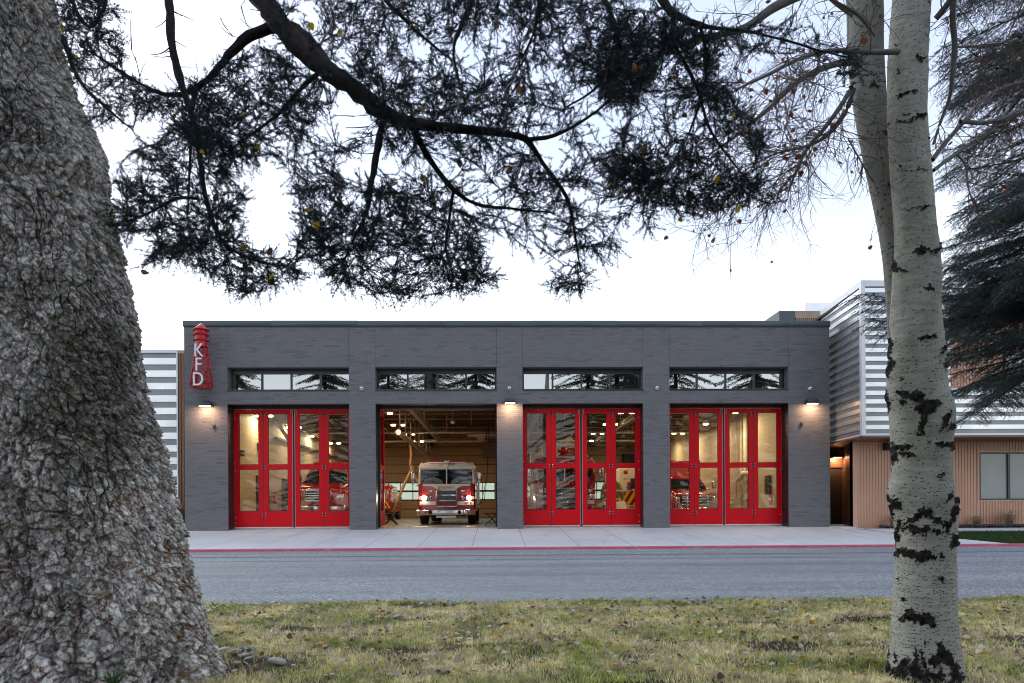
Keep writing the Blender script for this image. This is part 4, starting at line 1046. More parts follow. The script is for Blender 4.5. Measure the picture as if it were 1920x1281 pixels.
# ambulance facing the street, bay 4
P = on(1305, 960, 5.4)
am = thing('ambulance', 'red ambulance with chrome bull bar facing out behind the fourth folding door', 'ambulance', (float(P[0]), 5.4, 0.004))
bonnet_truck(am, 1.02, 1.36, 1.98, 2.10, 1.25, 'pickup')
m = MB(); m.box(-1.12, 1.12, 3.0, 7.6, .55, 2.92); sub(m, 'box_body', M_truckred, am, .05, 3)
m = MB(); m.box(-.9, .9, 2.96, 3.02, 2.70, 2.82); sub(m, 'lightbar', M_lens, am, .01)
m = MB(); m.box(.55, .95, 2.95, 3.0, 2.45, 2.66); sub(m, 'flood_lamp', M_dark, am, .01)
text('KET A21', .17, M_gold, 'lettering', am, (.72, 2.985, 2.28), depth=.004)
m = MB(); m.box(-.66, .66, -.05, .02, .74, 1.18); g_ = sub(m, 'grille', M_dark, am, .01)
for z_ in (.80, .93, 1.05, 1.15): m = MB(); m.box(-.62, .62, -.09, -.051, z_ - .022, z_ + .022); sub(m, 'chrome_bar', M_chrome, g_, .008, 1)
m = MB(); m.lathe([(0, -.11), (.12, -.11), (.13, -.09)], (0, 0, .97), 20, 'y'); sub(m, 'badge', M_chrome, g_)
m = MB()
for z_ in (.62, 1.26): m.tube([(-.92, -.24, z_), (.92, -.24, z_)], .03, 8)
for xx in (-.92, -.45, .45, .92): m.tube([(xx, -.24, .62), (xx, -.24, 1.26)], .028, 8)
sub(m, 'bull_bar', M_chrome, am)
for s_ in (-1, 1): m = MB(); m.box(s_ * .70, s_ * .95, -.03, .05, .84, 1.14); sub(m, 'headlight', M_chrome, am, .02)
m = MB(); m.box(-1.0, 1.0, -.22, -.03, .45, .66); sub(m, 'bumper', M_chrome, am, .02)
# ambulance seen from behind
P = on(1197, 960, 15.0)
ar = thing('ambulance', 'cream ambulance seen from behind with blue star and striped doors', 'ambulance', (8.15, 14.6, 0.004))
m = MB(); m.box(-1.18, 1.18, 0, 5.0, .55, 2.9); sub(m, 'box_body', M_cream, ar, .05, 3)
m = MB(); m.box(-1.0, 1.0, 5.0, 7.4, .5, 2.1); sub(m, 'cab', M_cream, ar, .1, 3)
for s_ in (-1, 1): wheel(s_ * .95, 1.2, .42, .35, ar); wheel(s_ * .95, 6.6, .42, .28, ar)
m = MB(); m.box(-1.12, 1.12, -.012, .0, .80, 1.62); sub(m, 'striped_panel', M_truckred, ar)
for k in range(-3, 4):
    x0 = k * .42; pl = [(x0, .80), (x0 + .22, .80), (x0 + .22 + .5, 1.62), (x0 + .5, 1.62)]
    pl = [(min(max(x, -1.12), 1.12), z) for x, z in pl]
    if pl[1][0] - pl[0][0] < .01 and pl[2][0] - pl[3][0] < .01: continue
    m = MB(); m.prism(pl, 'y', -.02, -.013); sub(m, 'chevron', M_yellow, ar)
for x, z in ((-.82, 2.66), (-.62, 2.0), (.82, 2.66), (.62, 2.0)): m = MB(); m.box(x - .12, x + .12, -.05, 0, z - .10, z + .10); sub(m, 'warning_light', M_lens, ar, .03)
text('KET A20', .17, M_blue, 'lettering', ar, (-.62, -.01, 2.28), depth=.004)
m = MB()
for k in range(3):
    th = math.pi / 2 + k * math.pi / 3; c, s_ = math.cos(th), math.sin(th); L_, w_ = .17, .048; y_ = -.012 - .002 * k
    m.prism([(-.62 + c * L_ - s_ * w_, 1.76 + s_ * L_ + c * w_), (-.62 - c * L_ - s_ * w_, 1.76 - s_ * L_ + c * w_), (-.62 - c * L_ + s_ * w_, 1.76 - s_ * L_ - c * w_), (-.62 + c * L_ + s_ * w_, 1.76 + s_ * L_ - c * w_)], 'y', y_, y_ + .004)
sub(m, 'star_emblem', M_blue, ar)
m = MB(); m.box(-.01, .01, -.025, 0, .8, 2.7); sub(m, 'door_seam', M_dark, ar)
for s_ in (-1, 1): m = MB(); m.box(s_ * .12, s_ * .55, -.02, -.005, 1.72, 2.3); sub(m, 'rear_window', M_dark, ar, .01)
m = MB(); m.box(-1.1, 1.1, -.3, 0, .42, .56); sub(m, 'step_bumper', M_steel, ar, .02)
for x in (-.55, -.40, -.25, .25, .4, .55): m = MB(); m.lathe([(0, -.02), (.05, -.018), (.06, 0)], (x, 0, .68), 12, 'y'); sub(m, 'tail_lamp', M_lens, ar)
# red command pickup standing nose-in at the rear of bay 1/2
pk = thing('command_vehicle', 'red utility vehicle with yellow chevrons parked nose-in behind the tan exhaust hose', 'utility vehicle', (-7.15, 15.8, 0.004))
m = MB(); m.prism([(0, .45), (0, 1.05), (.05, 1.85), (.3, 2.0), (2.6, 2.0), (3.3, 1.25), (4.7, 1.12), (4.9, .9), (4.9, .45)], 'x', -.98, .98); sub(m, 'body', M_truckred, pk, .06, 3)
m = MB(); m.prism([(.5, 1.25), (.6, 1.85), (2.5, 1.85), (3.1, 1.25)], 'x', .982, .99); sub(m, 'side_window', M_white, pk)
m = MB(); m.box(-.8, .8, -.012, .04, 1.25, 1.8); sub(m, 'rear_window', M_glass_shade, pk)
for k in range(5):
    for s_ in (-1, 1):
        x0 = s_ * .1 + s_ * k * .2; pl = [(x0, .7), (x0 + s_ * .09, .7), (min(max(x0 + s_ * .09 - s_ * .3, -.95), .95), 1.2), (x0 - s_ * .3, 1.2)]
        m = MB(); m.prism(pl if s_ > 0 else pl[::-1], 'y', -.03, -.02); sub(m, 'chevron', M_yellow, pk)
for s_ in (-1, 1): wheel(s_ * .84, .95, .40, .26, pk); wheel(s_ * .84, 3.9, .40, .26, pk)
mirror(.96, 1.35, 1, pk, 2.9, .25)
m = MB(); m.tube([(-.7, .4, 2.1), (-.7, 2.6, 2.1)], .025, 6); m.tube([(.7, .4, 2.1), (.7, 2.6, 2.1)], .025, 6)
for y_ in (.6, 2.4): m.tube([(-.7, y_, 2.1), (.7, y_, 2.1)], .02, 6); m.tube([(-.7, y_, 2.0), (-.7, y_, 2.1)], .02, 6); m.tube([(.7, y_, 2.0), (.7, y_, 2.1)], .02, 6)
sub(m, 'roof_rack', M_steel, pk)
m = MB(); m.box(-.95, .95, -.12, .02, .42, .62); sub(m, 'bumper', M_dark, pk, .03)
# loose things in the bays --------------------------------------------------------
for px, lb in ((733, 'black folding trestle left of the fire engine in the open bay'), (922, 'black folding trestle at the right side of the open bay')):
    P = on(px, 975, 3.4 if px > 900 else 5.0); t_ = thing('trestle', lb, 'trestle', (float(P[0]), float(P[1]), 0.004), 0, 'black folding trestles')
    m = MB(); m.box(-.30, .30, -.2, .2, .46, .50); sub(m, 'top', M_black, t_, .01)
    for y_ in (-.16, .16):
        for s_ in (-1, 1): m = MB(); m.tube([(s_ * .26, y_ + s_ * .01, .02), (-s_ * .2, y_ + s_ * .01, .46)], .022, 6); m.build('leg', M_black, t_)
def extinguisher(x, y, z, lb):
    t_ = thing('fire_extinguisher', lb, 'fire extinguisher', (x, y, z), 0, 'red fire extinguishers on the bay walls')
    m = MB(); m.lathe([(0, 0), (.075, .01), (.08, .05), (.08, .40), (.05, .47), (.02, .5)], (0, 0, 0), 16); m.build('cylinder', M_lens, t_)
    m = MB(); m.box(-.02, .02, -.06, .04, .5, .56); m.tube([(0, -.05, .52), (.0, -.12, .40), (0, -.11, .12)], .012, 6); m.build('hose', M_black, t_)
    m = MB(); m.box(-.081, .081, -.06, .06, .2, .3); m.build('paper_label', M_white, t_)
extinguisher(IL + .12, 8.3, .95, 'red fire extinguisher hanging between two dark doors on the left wall')
extinguisher(IR - .14, 4.0, .75, 'red fire extinguisher hanging on the right block wall')
hs = thing('exhaust_hose', 'tan exhaust hose hanging from the rail left of the fire engine', 'hose', (-4.5, 12, 4.1))
m = MB(); m.tube([(0, 0, 0), (.03, 0, -.6), (-.02, 0, -1.1), (.05, 0, -1.4)], .07, 10); m.tube([(.05, 0, -1.35), (.25, -.4, -1.75), (.6, -.9, -2.3)], .055, 10); m.tube([(.05, 0, -1.35), (-.3, -.5, -2.2), (-.55, -1.0, -3.0), (-.75, -1.2, -3.55)], .075, 10); m.build('hose_tube', M_tanpipe, hs)
m = MB(); m.lathe([(.09, -.12), (.11, 0), (.09, .12)], (.04, 0, -1.3), 12); m.build('coupling', M_steel, hs)
h2 = thing('exhaust_hose', 'grey corrugated exhaust hose curving down the block wall of the first bay', 'hose', (-10.0, 8.0, 4.0))
m = MB(); m.tube([(-.1, -.6, .75), (0, 0, .45), (.25, .6, -.2), (.4, 1.0, -1.2), (.55, 1.3, -2.2)], .09, 12); m.build('hose_tube', M_steel, h2)
dl = thing('drop_light', 'white ceiling occupancy sensor on a thin drop rod in the open bay', 'sensor', (-1.9, 6, 0))
m = MB(); m.tube([(0, 0, 4.55), (0, 0, 6.1)], .012, 6); m.build('rod', M_steel, dl); m = MB(); m.lathe([(0, 4.38), (.10, 4.44), (.10, 4.50), (.03, 4.56)], (0, 0, 0), 14); m.build('sensor_head', M_white, dl)
cb = thing('power_cord', 'black charging cords drooping to the floor right of the fire engine', 'cord', (0, 0, 0))
for k in range(2):
    m = MB(); x0 = -.45; pts = [(x0 + k * .12, 6.2, 4.6), (x0 + .05, 6.2, 2.2), (x0 - .1 - k * .1, 6.0, 1.0), (x0 - .45, 5.9, .75), (x0 - .75, 5.9, 1.05)]; m.tube(pts, .014, 6); m.build('cord', M_black, cb)
ct = thing('turnout_coat', 'tan firefighter coat with yellow reflective bands hanging by the third door', 'coat', (4.95, 5.2, 0))
m = MB(); m.prism([(-.32, .95), (.30, .95), (.34, 1.3), (.28, 1.75), (.12, 1.92), (-.12, 1.92), (-.28, 1.75), (-.36, 1.3)], 'y', -.10, .10); sub(m, 'coat_body', simple('coat_tan', (.20, .13, .06), .8, 0, .2, 8), ct, .06, 3)
for s_ in (-1, 1): m = MB(); m.tube([(s_ * .26, 0, 1.74), (s_ * .40, -.02, 1.4), (s_ * .44, -.04, 1.08)], [.09, .085, .075], 10); m.build('sleeve', simple('coat_tan2', (.20, .13, .06), .8, 0, .2, 8), ct)
for z_ in (1.05, 1.42): m = MB(); m.box(-.36, .36, -.108, .108, z_ - .035, z_ + .035); m.build('reflective_band', M_yellow, ct)
m = MB(); m.tube([(0, .1, 0), (0, .1, 2.1)], .02, 6); m.tube([(-.2, .1, .02), (.2, .1, .02)], .02, 6); m.build('stand', M_steel, ct)
m = MB(); m.box(5.0, 5.8, 6.5, 7.2, .004, .95); wb = m.build('work_cabinet', M_cream); tag(bevel(wb, .02, 2), 'cream workshop cabinet standing behind the hanging coat', 'cabinet')
# ------------------------------------------------------------------ tree tools
def nrm(a): return a / np.maximum(np.linalg.norm(a, axis=-1, keepdims=True), 1e-9)
class Twigs:
    """gathers tapered tubes as arrays (many thin twigs in one mesh)"""
    def __init__(s): s.V = []; s.F = []; s.n = 0
    def add(s, P, R, seg=4):
        P = np.asarray(P, float); n = len(P)
        if n < 2: return
        R = np.broadcast_to(np.asarray(R, float), (n,))
        T = nrm(np.gradient(P, axis=0)); a = nrm(np.cross(T, np.where(np.abs(T[:, 2:3]) < .9, [[0, 0, 1.]], [[1., 0, 0]]))); b = np.cross(a, T)
        th = np.arange(seg) * 2 * np.pi / seg
        V = P[:, None] + (a[:, None] * np.cos(th)[None, :, None] + b[:, None] * np.sin(th)[None, :, None]) * R[:, None, None]
        k = np.arange(n - 1)[:, None] * seg; j = np.arange(seg)[None]
        F = np.stack([k + j, k + (j + 1) % seg, k + seg + (j + 1) % seg, k + seg + j], -1).reshape(-1, 4) + s.n
        s.V.append(V.reshape(-1, 3)); s.F.append(F); s.n += n * seg
    def build(s, name, mat, parent=None, smooth=True):
        return npmesh(name, np.concatenate(s.V), np.concatenate(s.F), mat, parent, smooth=smooth)
def smooth_path(C, step):
    """Catmull-Rom through control rows (x,y,z,r) resampled about every step"""
    C = np.asarray(C, float); out = []
    Q = np.vstack([2 * C[0] - C[1], C, 2 * C[-1] - C[-2]])
    for i in range(1, len(Q) - 2):
        p0, p1, p2, p3 = Q[i - 1:i + 3]; n = max(2, int(np.linalg.norm((p2 - p1)[:3]) / step))
        t = (np.arange(n) / n)[:, None]
        out.append(.5 * ((2 * p1) + (-p0 + p2) * t + (2 * p0 - 5 * p1 + 4 * p2 - p3) * t ** 2 + (-p0 + 3 * p1 - 3 * p2 + p3) * t ** 3))
    return np.vstack(out + [C[-1:]])
def limb(pts, step=.05):
    """pts rows (px, py, depth, width in px) -> path rows (x,y,z,r)"""
    C = [list(at(p[0], p[1], p[2])) + [p[3] * p[2] / F_PX / 2 * .92] for p in pts]
    return smooth_path(C, step)
def needles_on(P0, P1, per_m, L, w, r, spread=.95, tipbias=True):
    """needles round many straight shoots P0->P1 at once; returns V, F"""
    d = P1 - P0; ln = np.linalg.norm(d, axis=1); cnt = np.maximum(3, (ln * per_m)).astype(int)
    idx = np.repeat(np.arange(len(P0)), cnt); n = len(idx)
    t = r.random(n)[:, None]; D = nrm(d)[idx]; B = P0[idx] + d[idx] * t
    ref = nrm(r.normal(size=(n, 3))); side = nrm(np.cross(D, ref)); up = np.array([0, 0, .18])
    a = r.uniform(.55, 1.25, n)[:, None] * spread
    N = nrm(D * np.cos(a) + side * np.sin(a) + up); l = L * r.uniform(.7, 1.15, n)[:, None]
    q = nrm(np.cross(N, nrm(r.normal(size=(n, 3))))) * w
    V = np.stack([B - q, B + q, B + N * l], 1).reshape(-1, 3)
    return V, np.arange(n * 3).reshape(-1, 3), idx
def in_poly(pts, poly):
    x, y = pts[:, 0], pts[:, 1]; ins = np.zeros(len(pts), bool); n = len(poly)
    for i in range(n):
        x1, y1 = poly[i]; x2, y2 = poly[(i + 1) % n]
        c = ((y1 > y) != (y2 > y)) & (x < (x2 - x1) * (y - y1) / ((y2 - y1) or 1e-9) + x1); ins ^= c
    return ins
def grow(skel, att, tw, r, r0=.0020, seglen=.035, sag=.10, nside=1.0, shoot=.075, bare=False):
    """join every target point to the nearest wood already grown; returns shoots (P0,P1) that carry needles"""
    P = skel[:, :3].copy(); cap = len(P) + len(att) * 22
    A = np.empty((cap, 3)); A[:len(P)] = P; n = len(P)
    T = np.zeros((cap, 3)); T[:n] = nrm(np.gradient(P, axis=0)) if n > 1 else 0
    pen = np.zeros(cap); pen[:n] = 0.0
    d0 = np.array([np.min(((P - a) ** 2).sum(1)) for a in att]); order = np.argsort(d0)
    S0, S1 = [], []
    for i in order:
        a = att[i]; v = a - A[:n]; dd = np.sqrt((v ** 2).sum(1)); c = dd + pen[:n] - .5 * dd * ((v * T[:n]).sum(1) / np.maximum(dd, 1e-6))
        j = int(np.argmin(c)); p = A[j]; L = dd[j]
        if L < .02 or (bare and L > .45): continue
        k = max(2, min(20, int(L / seglen))); t = np.linspace(0, 1, k + 1)[:, None]
        m = (p + a) / 2 + T[j] * L * .14 + np.array([0, 0, sag * L * .4]) + r.normal(size=3) * L * .04
        Q = (1 - t) ** 2 * p + 2 * t * (1 - t) * m + t ** 2 * a
        rr = r0 * (1 + min(L, 1.2) * 1.4)
        tw.add(Q, np.linspace(rr, r0 * .45, k + 1), 4)
        A[n:n + k] = Q[1:]; T[n:n + k] = nrm(np.diff(Q, axis=0)); pen[n:n + k] = .02; n += k
        if not bare:
            st = 0 if L < .35 else int(k * .25)
            S0.append(Q[st:-1]); S1.append(Q[st + 1:])
            D = nrm(np.diff(Q, axis=0)); pl = nrm(np.cross(D[0], nrm(np.array([0, 0, .8]) + r.normal(size=3) * .6)))
            m_ = int(max(2, (k - st) * nside))
            ix = r.integers(st, k, m_) if m_ > (k - st) else np.arange(st, k)
            s = np.where(np.arange(len(ix)) % 2 == 0, 1., -1.)[:, None]
            sl = shoot * r.uniform(.5, 1.25, len(ix))[:, None] * np.linspace(1.25, .75, len(ix))[:, None]
            b0 = Q[ix]; dirn = nrm(D[np.minimum(ix, k - 1)] * .75 + pl * s * .9 + r.normal(size=(len(ix), 3)) * .10 + [0, 0, -.15])
            S0.append(b0); S1.append(b0 + dirn * sl)
            S0.append(Q[-1:]); S1.append(Q[-1:] + nrm(D[-1:] + r.normal(size=(1, 3)) * .15) * shoot)
    return (np.vstack(S0), np.vstack(S1)) if S0 else (None, None)

# ------------------------------------------------------------------ big spruce at the left
sp = thing('spruce_tree', 'huge spruce with flaky grey bark, its dark boughs hanging above the station', 'tree', (-3.0, -18.6, -.6))
def part_world(o, par):
    o.parent = par; o.matrix_parent_inverse = Matrix.Translation(-Vector(par.location)); return o
DS = 5.35
edge = [(1420, 470), (1281, 421), (1200, 396), (1130, 378), (1050, 353), (950, 331), (850, 309), (760, 286), (700, 272), (640, 266), (560, 250), (500, 238), (440, 225), (380, 206), (335, 207), (290, 200), (250, 181), (210, 160), (150, 137), (80, 123), (0, 109), (-200, 72), (-500, 30), (-1200, 0), (-2200, 20)]
zk, xk, rk = [], [], []
for py, px in edge:
    z = CAMH + (HY - py + .0056 * (960 - px)) * DS / F_PX
    r = float(np.interp(z, [-.9, -.5, 0, .5, 1, 2, 3, 4.5, 8, 14], [.98, .90, .74, .66, .61, .55, .50, .44, .33, .12]))
    th = math.atan((px - CX) / F_PX) + YAW; 
    for _ in range(3): 
        cth = th - math.asin(r / (DS / math.cos(th)))
        xc = math.tan(cth) * DS
    zk.append(z); xk.append(xc); rk.append(r)
zk, xk, rk = map(np.array, (zk, xk, rk))
def hash2(ix, iy, s):
    h = np.sin(ix * 127.1 + iy * 311.7 + s * 74.7) * 43758.5453; return h - np.floor(h)
def worley(u, v, s=0):
    iu, iv = np.floor(u), np.floor(v); f1 = np.full(u.shape, 9.); f2 = np.full(u.shape, 9.); cid = np.zeros(u.shape); ox = np.zeros(u.shape); oy = np.zeros(u.shape)
    for du in (-1, 0, 1):
        for dv in (-1, 0, 1):
            a, b = iu + du, iv + dv; x = a + hash2(a, b, s) - u; y = b + hash2(a, b, s + 1) - v; d = np.sqrt(x * x + y * y)
            c = hash2(a, b, s + 2); near = d < f1; f2 = np.where(near, f1, np.minimum(f2, d)); cid = np.where(near, c, cid); ox = np.where(near, x, ox); oy = np.where(near, y, oy); f1 = np.where(near, d, f1)
    return f1, f2, cid, ox, oy
def sst(a, b, x): t = np.clip((x - a) / (b - a), 0, 1); return t * t * (3 - 2 * t)
nu, nv = 900, 1150
# finer around the side the street sees
a_ = np.linspace(-1, 1, nu); ang = np.pi * (-.5) + np.pi * (a_ * .62)        # visible half
zz_ = np.concatenate([np.linspace(-.9, 4.9, nv), np.linspace(5, 14, 60)])
Ag, Zg = np.meshgrid(ang, zz_)
rr_ = np.interp(Zg, zk[::1], rk); xc_ = np.interp(Zg, zk, xk)
uu = Ag * .62; vv = Zg
wx_ = .022 * fbm2(uu, vv, 6, 1, 4); wy_ = .026 * fbm2(uu + 9, vv, 5, 2, 4)
wx_ = wx_ + .006 * fbm2(uu, vv, 30, 71, 3); wy_ = wy_ + .008 * fbm2(uu, vv, 26, 72, 3)
f1, f2, c1, ax1, ay1 = worley((uu + wx_ * 1.0 + vv * .12) * 15, (vv + wy_ * 1.0) * 9, 1)
g1, g2, c2, ax2, ay2 = worley((uu + wx_ * .9 + vv * .06) * 40, (vv + wy_ * .9) * 27, 7)
h1, h2, c3, ax3, ay3 = worley((uu + wx_ * .6) * 105, (vv + wy_ * .7) * 78, 13)
gate = .35 + .65 * sst(-.55, .35, fbm2(uu, vv, 9, 73, 3)); gate2 = sst(-.5, .5, fbm2(uu, vv, 22, 74, 3))
plate = 1 - (1 - sst(.0, .17, f2 - f1)) * gate; sub = 1 - (1 - sst(.0, .16, g2 - g1)) * gate2; fin = sst(.0, .35, h2 - h1)
lump = fbm2(uu, vv, 3.2, 8, 3)
disp = .017 * plate * (.5 + c1) + .011 * sub * (.2 + 1.2 * c2) + .006 * fin * (.1 + 1.4 * c3) + .006 * fbm2(uu, vv, 40, 75, 4) + .012 * lump + .008 * (c2 - .5) * plate
# raised shelf of each flake
disp += plate * (.016 * ay1 * (.3 + c1) + .014 * ax1 * np.sin(c1 * 40)) + sub * (.010 * ay2 * (.2 + c2) + .009 * ax2 * np.sin(c2 * 50)) + .003 * ax3 * np.sin(c3 * 60)
for (ua, za, ra, ha) in ((-.25, 3.35, .16, .05), (-.32, 1.9, .10, .035), (-.62, 1.62, .09, .03), (-1.0, 2.2, .13, .04), (-1.15, .9, .14, .045), (-.5, .75, .07, .03)):
    q = ((uu - (-.97 + ua + .97)) / ra) ** 2 + ((vv - za) / ra) ** 2; disp += ha * np.exp(-q * 1.2)
fur = fbm2(uu * 9 + 1.5 * wx_ * 10, vv * 1.5 + uu * 2.2, 1.6, 88, 3); fz_ = 1 - sst(.0, .16, np.abs(fur)); fz_ = fz_ * sst(-.4, .4, fbm2(uu, vv, 3.5, 89, 2))
disp -= .022 * fz_
big_ = fbm2(uu, vv, 1.6, 87, 3)
rt = rr_ + disp * (1 + .35 * big_) + .018
# root flare
fl = np.clip((.1 - Zg) / .8, 0, 1); rt = rt + .07 * fl * np.sin(Ag * 5 + 1.0)
Xg = xc_ + rt * np.cos(Ag); Yg = (CAM[1] + DS) + rt * np.sin(Ag)
Vt = np.stack([Xg, Yg, Zg], -1).reshape(-1, 3); hh_, ww_ = Xg.shape
i0 = (np.arange(hh_ - 1)[:, None] * ww_ + np.arange(ww_ - 1)[None]).ravel()
Ft = np.stack([i0, i0 + 1, i0 + ww_ + 1, i0 + ww_], -1)
crev = np.clip((plate * .55 + sub * .45) * (1 - .75 * fz_), 0, 1)
tone = .40 + .40 * c1 + .50 * c2 + .50 * c3 + .28 * (fbm2(uu, vv, 2.2, 17, 3))
pale = np.array([.70, .675, .635]); inner = np.array([.045, .036, .030]); warm_ = np.array([.46, .385, .345]); moss = np.array([.10, .095, .035])
low = np.clip(1.25 - Zg / 3.2, .25, 1.1)[..., None]
colr = inner * (1 - crev[..., None]) + (pale * (1 - .45 * (c3[..., None] > .7)) + (warm_ - pale) * (hash2(np.floor(c2 * 50), 0, 3)[..., None] > .6) * .8 * low) * crev[..., None]
colr = colr * (np.clip(tone, .25, 2)[..., None] ** 1.5) * 1.05
ms = (sst(.45, .9, fbm2(uu, vv, 4.5, 41, 4)) * np.exp(-((Zg - 2.3) / .8) ** 2))[..., None] * .8
colr = colr * (1 - ms) + moss * ms
og = sst(.80, .95, fbm2(uu * 2, vv * 2, 12, 51, 3))[..., None] * .5; colr = colr * (1 - og) + np.array([.30, .16, .03]) * og
dst = sst(.35, .9, fbm2(uu, vv, 1.9, 85, 4) + .25 * (Zg > 2.2))[..., None] * .7; colr = colr * (1 - dst) + colr * np.array([.35, .36, .30]) * dst
colr *= .92 + .14 * np.clip(fbm2(uu, vv, 1.3, 61, 2), -1, 1)[..., None]
# far side of the trunk, plainer
ang2 = np.linspace(np.pi * .08, np.pi * .92 + .0, 60); A2, Z2 = np.meshgrid(np.linspace(.12 * np.pi, .88 * np.pi, 60), np.linspace(-.9, 14, 240))
r2 = np.interp(Z2, zk, rk) + .012 * fbm2(A2, Z2, 9, 3, 3); V2 = np.stack([np.interp(Z2, zk, xk) + r2 * np.cos(A2), CAM[1] + DS + r2 * np.sin(A2), Z2], -1).reshape(-1, 3)
i0 = (np.arange(239)[:, None] * 60 + np.arange(59)[None]).ravel()
part_world(npmesh('trunk', np.vstack([Vt, V2]), np.vstack([Ft, np.stack([i0, i0 + 1, i0 + 61, i0 + 60], -1) + len(Vt)]), M_sbark, col=np.vstack([colr.reshape(-1, 3), np.tile([.16, .145, .13], (len(V2), 1))]), smooth=True), sp)

# boughs: traced limbs (px, py, depth, width px)
LM = {
 'main': [(60, -420, 5.2, 60), (300, -190, 4.6, 52), (470, -20, 4.1, 46), (560, 88, 3.9, 42), (640, 150, 3.8, 38), (710, 205, 3.75, 34), (770, 232, 3.7, 26), (850, 240, 3.7, 20), (930, 250, 3.75, 15), (985, 262, 3.8, 12), (1015, 305, 3.85, 10), (1060, 370, 3.9, 8), (1075, 440, 3.95, 5), (1085, 510, 4.0, 3)],
 'up_r': [(985, 262, 3.8, 9), (1040, 255, 3.75, 8), (1100, 222, 3.7, 6), (1150, 180, 3.7, 5), (1190, 120, 3.7, 4)],
 'down1': [(722, 215, 3.75, 17), (708, 270, 3.7, 15), (695, 340, 3.65, 13), (685, 400, 3.6, 9), (660, 450, 3.6, 6), (640, 500, 3.6, 3)],
 'down2': [(770, 232, 3.7, 18), (800, 290, 3.85, 13), (850, 355, 3.95, 10), (900, 385, 4.0, 7), (960, 392, 4.1, 5), (1040, 400, 4.1, 3)],
 'down2b': [(850, 355, 3.95, 8), (842, 410, 3.95, 6), (835, 470, 4.0, 4), (850, 520, 4.0, 3)],
 'left1': [(615, 120, 4.0, 22), (560, 60, 4.3, 24), (520, 52, 4.4, 24), (470, 70, 4.4, 21), (430, 105, 4.4, 17), (390, 150, 4.4, 13), (340, 177, 4.4, 10), (290, 172, 4.4, 7), (220, 130, 4.5, 5), (150, 85, 4.6, 4)],
 'left2': [(600, 135, 4.0, 10), (560, 170, 4.0, 9), (520, 215, 4.0, 7), (470, 255, 4.0, 5), (420, 290, 4.0, 3)],
 'hang': [(250, -160, 4.2, 24), (305, -20, 3.9, 20), (315, 70, 3.8, 18), (330, 140, 3.8, 16), (350, 200, 3.8, 13), (368, 270, 3.8, 11), (375, 340, 3.8, 11), (388, 400, 3.8, 10), (410, 450, 3.8, 7), (450, 480, 3.85, 5), (520, 500, 3.9, 3)],
 'hangl': [(372, 372, 3.8, 7), (330, 372, 3.75, 6), (290, 395, 3.7, 5), (240, 415, 3.7, 3), (205, 425, 3.7, 2)],
 'hangm': [(365, 165, 4.4, 10), (360, 230, 4.3, 8), (355, 330, 4.2, 5), (352, 400, 4.1, 4)],
 'trunkl': [(104, -90, 5.3, 12), (150, 40, 4.5, 8), (185, 20, 4.4, 9), (195, -40, 4.5, 9)],
 'trunkl2': [(118, 70, 5.4, 10), (150, 150, 4.8, 8), (200, 200, 4.4, 6), (250, 240, 4.3, 3)],
 'topr': [(1100, -420, 4.6, 34), (1180, -160, 4.2, 26), (1240, -10, 3.9, 20), (1280, 30, 3.8, 14), (1330, 48, 3.75, 9), (1400, 55, 3.7, 6), (1470, 70, 3.6, 5), (1540, 90, 3.5, 4), (1600, 105, 3.4, 3)],
 'topr2': [(1262, 15, 3.85, 10), (1265, 80, 3.85, 9), (1290, 130, 3.85, 8), (1310, 175, 3.85, 7), (1330, 240, 3.85, 5), (1370, 300, 3.9, 4), (1420, 360, 3.9, 3)],
 'topr3': [(1310, 42, 3.8, 8), (1325, 100, 3.85, 7), (1318, 170, 3.9, 6), (1290, 250, 3.9, 4), (1250, 320, 3.95, 3), (1200, 380, 4.0, 3)],
 'topm': [(960, -380, 4.6, 24), (930, -120, 4.3, 18), (880, 20, 4.1, 12), (850, 90, 4.0, 7), (860, 160, 4.0, 4)],
 'topm2': [(1060, -300, 4.6, 22), (1110, -60, 4.2, 14), (1150, 40, 4.0, 9), (1160, 100, 3.9, 7), (1120, 170, 3.9, 5), (1060, 210, 3.9, 3)],
 'tops': [(640, -260, 4.8, 20), (700, -40, 4.4, 12), (760, 40, 4.3, 8), (830, 100, 4.2, 4)],
 'top4': [(780, -260, 4.8, 20), (990, -50, 4.2, 12), (1010, 40, 4.1, 8), (985, 110, 4.0, 4)],
}
paths = {k: limb(v) for k, v in LM.items()}
start = np.array([-3.45, CAM[1] + DS, 6.2])
for k in ('main', 'hang', 'topr', 'topm', 'topm2', 'tops', 'top4'):      # carry each limb back to the trunk
    p = paths[k]; s_ = start + [0, 0, {'main': 0, 'hang': -.6, 'trunkl': -1.2, 'trunkl2': -1.8}.get(k, .8)]
    s_[0] = np.interp(s_[2], zk, xk)
    t = np.linspace(0, 1, 24)[:-1, None]; ctrl = (s_ + p[0, :3]) / 2 + [0, 0, .35]
    q = (1 - t) ** 2 * s_ + 2 * t * (1 - t) * ctrl + t ** 2 * p[0, :3]
    paths[k] = np.vstack([np.hstack([q, np.linspace(p[0, 3] * 1.3, p[0, 3], 23)[:, None]]), p])
rl = np.random.default_rng(3)
for k, p in paths.items():
    t_ = Twigs(); q = p.copy(); wob = np.cumsum(rl.normal(size=(len(q), 3)) * .0012, 0); q[:, :3] += wob
    t_.add(q[:, :3], np.maximum(q[:, 3] * .88 * (1 + .07 * rl.normal(size=len(q))), .003), 14)
    for vv_ in t_.V: vv_ += np.repeat(q[:, 3] * .10, 14)[:, None] * rl.normal(size=vv_.shape)
    part_world(t_.build('branch', M_twig), sp)
skel = np.vstack([p for p in paths.values()])
skel = skel[[proj(s)[1] > -260 for s in skel[:, :3]]]
